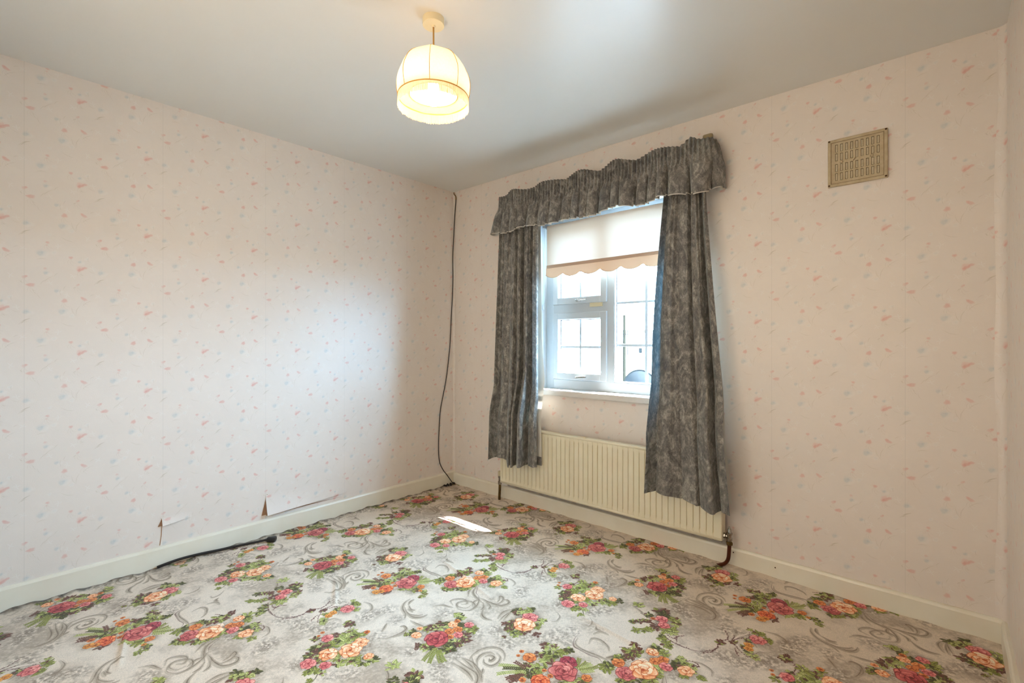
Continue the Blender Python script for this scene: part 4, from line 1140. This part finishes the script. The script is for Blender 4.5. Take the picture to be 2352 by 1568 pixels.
MB().tube([(cx[3]+.006, -.0115, VZ0+.103), (cx[4]-.004, -.0118, VZ0+.114)], .0012, 6).build('crack', vent_d, vt)

# ------------------------------------------------------------------ pendant lamp
LX, LY = 1.574, -1.478; LZ = CZ(LX, 0)
lamp = thing('pendant_lamp', 'lit pendant lamp with cream domed fringed fabric shade hanging from ceiling', 'lamp', (LX, LY, 2.08))
MB().lathe([(.0405, .001), (.0405, -.0255), (.0395, -.027), (.008, -.028), (.006, -.033), (0, -.033)], (LX, LY, LZ), 48).build('ceiling_rose', lampwhite_m, lamp, smooth=False)
MB().tube([(LX, LY, LZ-.03), (LX+.001, LY, 2.28), (LX, LY, 2.20)], .0032, 8).build('cord', cord_m, lamp)
MB().lathe([(.010, .0), (.017, -.006), (.018, -.035), (.016, -.050)], (LX, LY, 2.195), 20).build('bulb_holder', lampwhite_m, lamp)
RB = .131; ZB = 2.079
def shade_r(t):     # t 0 rim .. 1 crown
    return RB*(1.0+.05*math.sin(PI*min(1, t*1.6)))*(1 if t < .35 else math.sqrt(max(0, 1-((t-.35)/.65)**2.4*.76)))
NR = 8; A0_ = math.radians(42-90+3.5)
def shade_pt(a, t, k=1.0, extra=0):
    lob = abs(math.sin(NR*(a-A0_)/2)); dip = 1-.035*(lob**1.5)*math.sin(PI*min(1, t*.9+.10))
    r = shade_r(t)*dip*k+extra; z = ZB+.163*t-(.003*lob*t**2)
    return (LX+r*math.cos(a), LY+r*math.sin(a), z)
m = MB(); m.grid(lambda u, v: shade_pt(u*2*PI, v), 160, 24, wrap=True); m.build('shade', shade_m, lamp, smooth=True)
# crown cloth closing to the holder ring
m = MB(); m.grid(lambda u, v: (lambda p: (LX+(p[0]-LX)*(1-.72*v), LY+(p[1]-LY)*(1-.72*v), p[2]-.010*v))(shade_pt(u*2*PI, 1.0)), 80, 4, wrap=True); m.build('crown', shade_m, lamp, smooth=True)
for k in range(NR):
    a = A0_+2*PI*k/NR; MB().tube([shade_pt(a, t/14, 1.0, .0012) for t in range(15)], .0011, 6).build('rib', trimg_m, lamp)
m = MB(); m.tube([(LX+(RB+.001)*math.cos(2*PI*i/64), LY+(RB+.001)*math.sin(2*PI*i/64), ZB) for i in range(65)], .0024, 6, False).build('rim_braid', trimg_m, lamp)
m = MB(); m.grid(lambda u, v: (LX+(RB-.002-.040*v)*math.cos(u*2*PI), LY+(RB-.002-.040*v)*math.sin(u*2*PI), ZB+.001+.010*math.sin(v*PI/2)), 80, 6, wrap=True); m.build('inner_lining', shade_m, lamp, smooth=True)
m = MB(); m.tube([(LX+.090*math.cos(2*PI*i/64), LY+.090*math.sin(2*PI*i/64), ZB+.011) for i in range(65)], .0014, 6, False).build('lining_ring', trimg_m, lamp)
# fringe: several hundred fine threads, one object
m = MB(); rf = random.Random(3)
for i in range(620):
    a = 2*PI*i/620+rf.uniform(-.003, .003); L = .037+rf.uniform(-.003, .002)+(.006 if rf.random() < .02 else 0); w = .00055
    r0 = RB+.0015; c, s_ = math.cos(a), math.sin(a); sw = rf.uniform(-.0015, .0015)
    p = [(r0, 0), (r0+.0010, -L*.5), (r0+.0004+sw, -L)]
    prev = None
    for (r_, dz) in p:
        row = [m.bm.verts.new((LX+r_*c-s_*w*q, LY+r_*s_+c*w*q, ZB-.001+dz)) for q in (-1, 1)]+[m.bm.verts.new((LX+(r_-.0009)*c, LY+(r_-.0009)*s_, ZB-.001+dz))]
        if prev:
            for k in range(3): m.bm.faces.new((prev[k], prev[(k+1) % 3], row[(k+1) % 3], row[k]))
        prev = row
fo = m.build('fringe', fringe_m, lamp); fo['kind'] = 'stuff'
m = MB(); m.lathe([(.012, .088), (.020, .080), (.0215, .06), (.0215, .012), (.017, .003), (0, 0)], (LX, LY, 2.052), 24); m.build('bulb', bulb_m, lamp, smooth=True)

# ------------------------------------------------------------------ cables
cb = thing('wall_cable', 'thin black cable hanging down the corner, left of the window', 'cable', (.008, -.1, 0))
pts = [(.006, -.006, 2.388), (.012, -.010, 2.372), (.030, -.008, 2.35), (.030, -.008, 2.30), (.022, -.012, 2.20), (.014, -.014, 2.05), (.008, -.02, 1.85), (.007, -.018, 1.644), (.006, -.035, 1.35), (.006, -.048, 1.142), (.007, -.070, .98), (.006, -.097, .825), (.007, -.13, .70), (.006, -.151, .60), (.007, -.165, .44), (.007, -.169, .29), (.010, -.160, .20), (.015, -.130, .135), (.026, -.095, .085), (.032, -.06, .035), (.040, -.045, .012), (.055, -.04, .010)]
sp = smooth_pts(pts, 8)
MB().tube(sp[:22], .0042, 8).build('brown_cable_end', braid_m, cb, smooth=True)
MB().tube(sp[20:], .0034, 8).build('cable', cable_m, cb, smooth=True)
m = MB(); rgc = random.Random(9)
for k in range(9):
    x, y = .03+rgc.uniform(-.004, .04), -.02-rgc.uniform(0, .13); x = max(.024, x-.3*abs(y+.05)*.3); m.lathe([(.0, 0), (rgc.uniform(.006, .013), .003), (rgc.uniform(.004, .009), .012), (0, .016)], (x, y-.004, .004), 7)
db = m.build('plaster_debris', simple('lump_dark', (34, 28, 26), .9), None, smooth=False); tag(db, 'small heap of dark lumps in the floor corner, under the cable', 'lumps'); db['kind'] = 'stuff'  # low dark lumps making the corner of the floor darker
fc = thing('extension_lead', 'black lead with a trailing socket lying along the left skirting', 'cable', (.07, -1.7, .0))
MB().tube(smooth_pts([(.030, -2.02, .010), (.028, -1.93, .018), (.034, -1.84, .018), (.046, -1.74, .014), (.058, -1.66, .013), (.078, -1.58, .013), (.094, -1.52, .014)], 8), .0068, 8).build('cable', cable_m, fc, smooth=True)
m = MB(); m.box(-.026, -.022, 0, .032, .022, .028, .012)
for v in m.bm.verts:
    v.co.x, v.co.y = v.co.x*.88, v.co.y*(1.0 if v.co.x > -.01 else .7)
skt = m.build('socket', black_m, None); skt.parent = fc; a = math.radians(48); skt.location = (.112-.07, -1.495+1.7, .002); skt.rotation_euler = (0, 0, a)
MB().lathe([(.006, 0), (.010, .012), (.011, .02)], (0, 0, 0), 10, 'x').build('strain_relief', black_m, None)
sr = bpy.data.objects['strain_relief']; sr.parent = fc; sr.location = (.092-.07, -1.524+1.7, .014); sr.rotation_euler = (0, 0, math.radians(58))

# ------------------------------------------------------------------ outside
m = MB(); m.grid(lambda u, v: (-90+180*u, .25+140*v, -2.8), 8, 8); gnd = struct(m.build('ground', ground_m)); gnd['label'] = 'pale concrete ground outside far below the window'
m = MB()
for (a, b, c, d) in ((-1.5, -2.9, WX1, top+.6), (WX2, -2.9, 5.0, top+.6), (WX1, -2.9, WX2, WZ1), (WX1, WZ2, WX2, top+.6)):
    m.box(a, .201, b, c, .21, d)
ow = struct(m.build('wall_outside', house_m)); ow['label'] = 'outer face of the house wall around the window, not in view'
m = MB(); m.box(-2.0, .21, 2.585, 5.5, 1.0, 2.72, .004); m.box(-2.0, .98, 2.585, 5.5, 1.0, 2.82, .004)  # overhang added out of view, narrows the sun strip on the floor
sun_stop = struct(m.build('trim_2', house_m)); sun_stop['label'] = 'white eave added outside above the window to trim the sunlight, not in view'
def far_house(label, prof, y0, y1, slope, wins):
    xs_ = [p[0] for p in prof]; h = thing('far_house', label, 'house', ((min(xs_)+max(xs_))/2, (y0+y1)/2, -2.8))
    m = MB(); n = len(prof)
    A1 = [m.bm.verts.new((x, y0, z)) for x, z in prof]; B1 = [m.bm.verts.new((x, y1, z)) for x, z in prof]
    m.bm.faces.new(A1); m.bm.faces.new(B1[::-1])
    for k in range(n): m.bm.faces.new((A1[k], B1[k], B1[(k+1) % n], A1[(k+1) % n]))
    m.build('walls', house_m, h)
    for (xa, za, xb, zb, mat_) in slope:
        m = MB(); vs = [(xa, za+.01), (xb, zb+.01), (xb, zb+.12), (xa, za+.12)]
        A1 = [m.bm.verts.new((x, y0-.3, z)) for x, z in vs]; B1 = [m.bm.verts.new((x, y1+.3, z)) for x, z in vs]
        m.bm.faces.new(A1); m.bm.faces.new(B1[::-1])
        for k in range(4): m.bm.faces.new((A1[k], B1[k], B1[(k+1) % 4], A1[(k+1) % 4]))
        m.build('roof', mat_, h)
    for (x, z, w, hh) in wins:
        wf = MB(); fr(wf, x-w/2, x+w/2, z-hh/2, z+hh/2, w*.14, y0-.08, y0-.001, 0); wf = wf.build('window', roof_m, h)
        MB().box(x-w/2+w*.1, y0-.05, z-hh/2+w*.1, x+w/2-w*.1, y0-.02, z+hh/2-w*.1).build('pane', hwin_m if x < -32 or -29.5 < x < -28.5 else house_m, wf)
    return h
far_house('pale plain house far outside, behind the left opening casement', [(-43, -2.8), (-34.6, -2.8), (-34.6, 1.0), (-38.8, 2.0), (-43, 1.0)], 60, 70, [(-43, 1.0, -38.8, 2.0, house_m), (-38.8, 2.0, -34.6, 1.0, house_m)], [(-39, .0, .5, .6)])
far_house('pale house with a row of small windows far outside, behind the utility pole', [(-33.9, -2.8), (-25.5, -2.8), (-25.5, -.1), (-28.6, 2.9), (-33.9, 2.9)], 60, 70, [(-33.9, 2.9, -28.6, 2.9, house_m), (-28.6, 2.9, -25.4, -.2, roof_m)], [(-32.7, .07, .5, .65), (-30.8, .1, .45, .65), (-29.0, .07, .45, .7), (-27.9, .1, .35, .7)])
pl_ = thing('utility_pole', 'weathered timber utility pole outside, seen through the right pane', 'pole', (-14.99, 30, -2.8))
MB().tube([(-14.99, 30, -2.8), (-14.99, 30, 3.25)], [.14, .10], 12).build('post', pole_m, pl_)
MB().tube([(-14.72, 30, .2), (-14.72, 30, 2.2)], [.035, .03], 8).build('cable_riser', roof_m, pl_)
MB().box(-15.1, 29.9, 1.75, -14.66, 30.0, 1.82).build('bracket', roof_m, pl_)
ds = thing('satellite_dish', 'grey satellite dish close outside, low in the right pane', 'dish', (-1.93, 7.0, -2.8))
m = MB(); dn = Vector((.46, -.86, .25)).normalized(); q = dn.to_track_quat('Z', 'Y')
rings = []
for k in range(7):
    r_ = .33*k/6; h_ = .07*(k/6)**2-.07
    rings.append([m.bm.verts.new(Vector((-1.93, 7.0, .26))+q @ Vector((r_*math.cos(2*PI*j/32), r_*.98*math.sin(2*PI*j/32), -h_*1.0-.07))) for j in range(32)] if k else None)
cv0 = m.bm.verts.new(Vector((-1.93, 7.0, .26)))
for j in range(32): m.bm.faces.new((cv0, rings[1][j], rings[1][(j+1) % 32]))
for k in range(1, 6):
    for j in range(32): m.bm.faces.new((rings[k][j], rings[k+1][j], rings[k+1][(j+1) % 32], rings[k][(j+1) % 32]))
rp = [v.co.copy() for v in rings[6]]+[rings[6][0].co.copy()]
m.build('reflector', dish_m, ds, smooth=True)
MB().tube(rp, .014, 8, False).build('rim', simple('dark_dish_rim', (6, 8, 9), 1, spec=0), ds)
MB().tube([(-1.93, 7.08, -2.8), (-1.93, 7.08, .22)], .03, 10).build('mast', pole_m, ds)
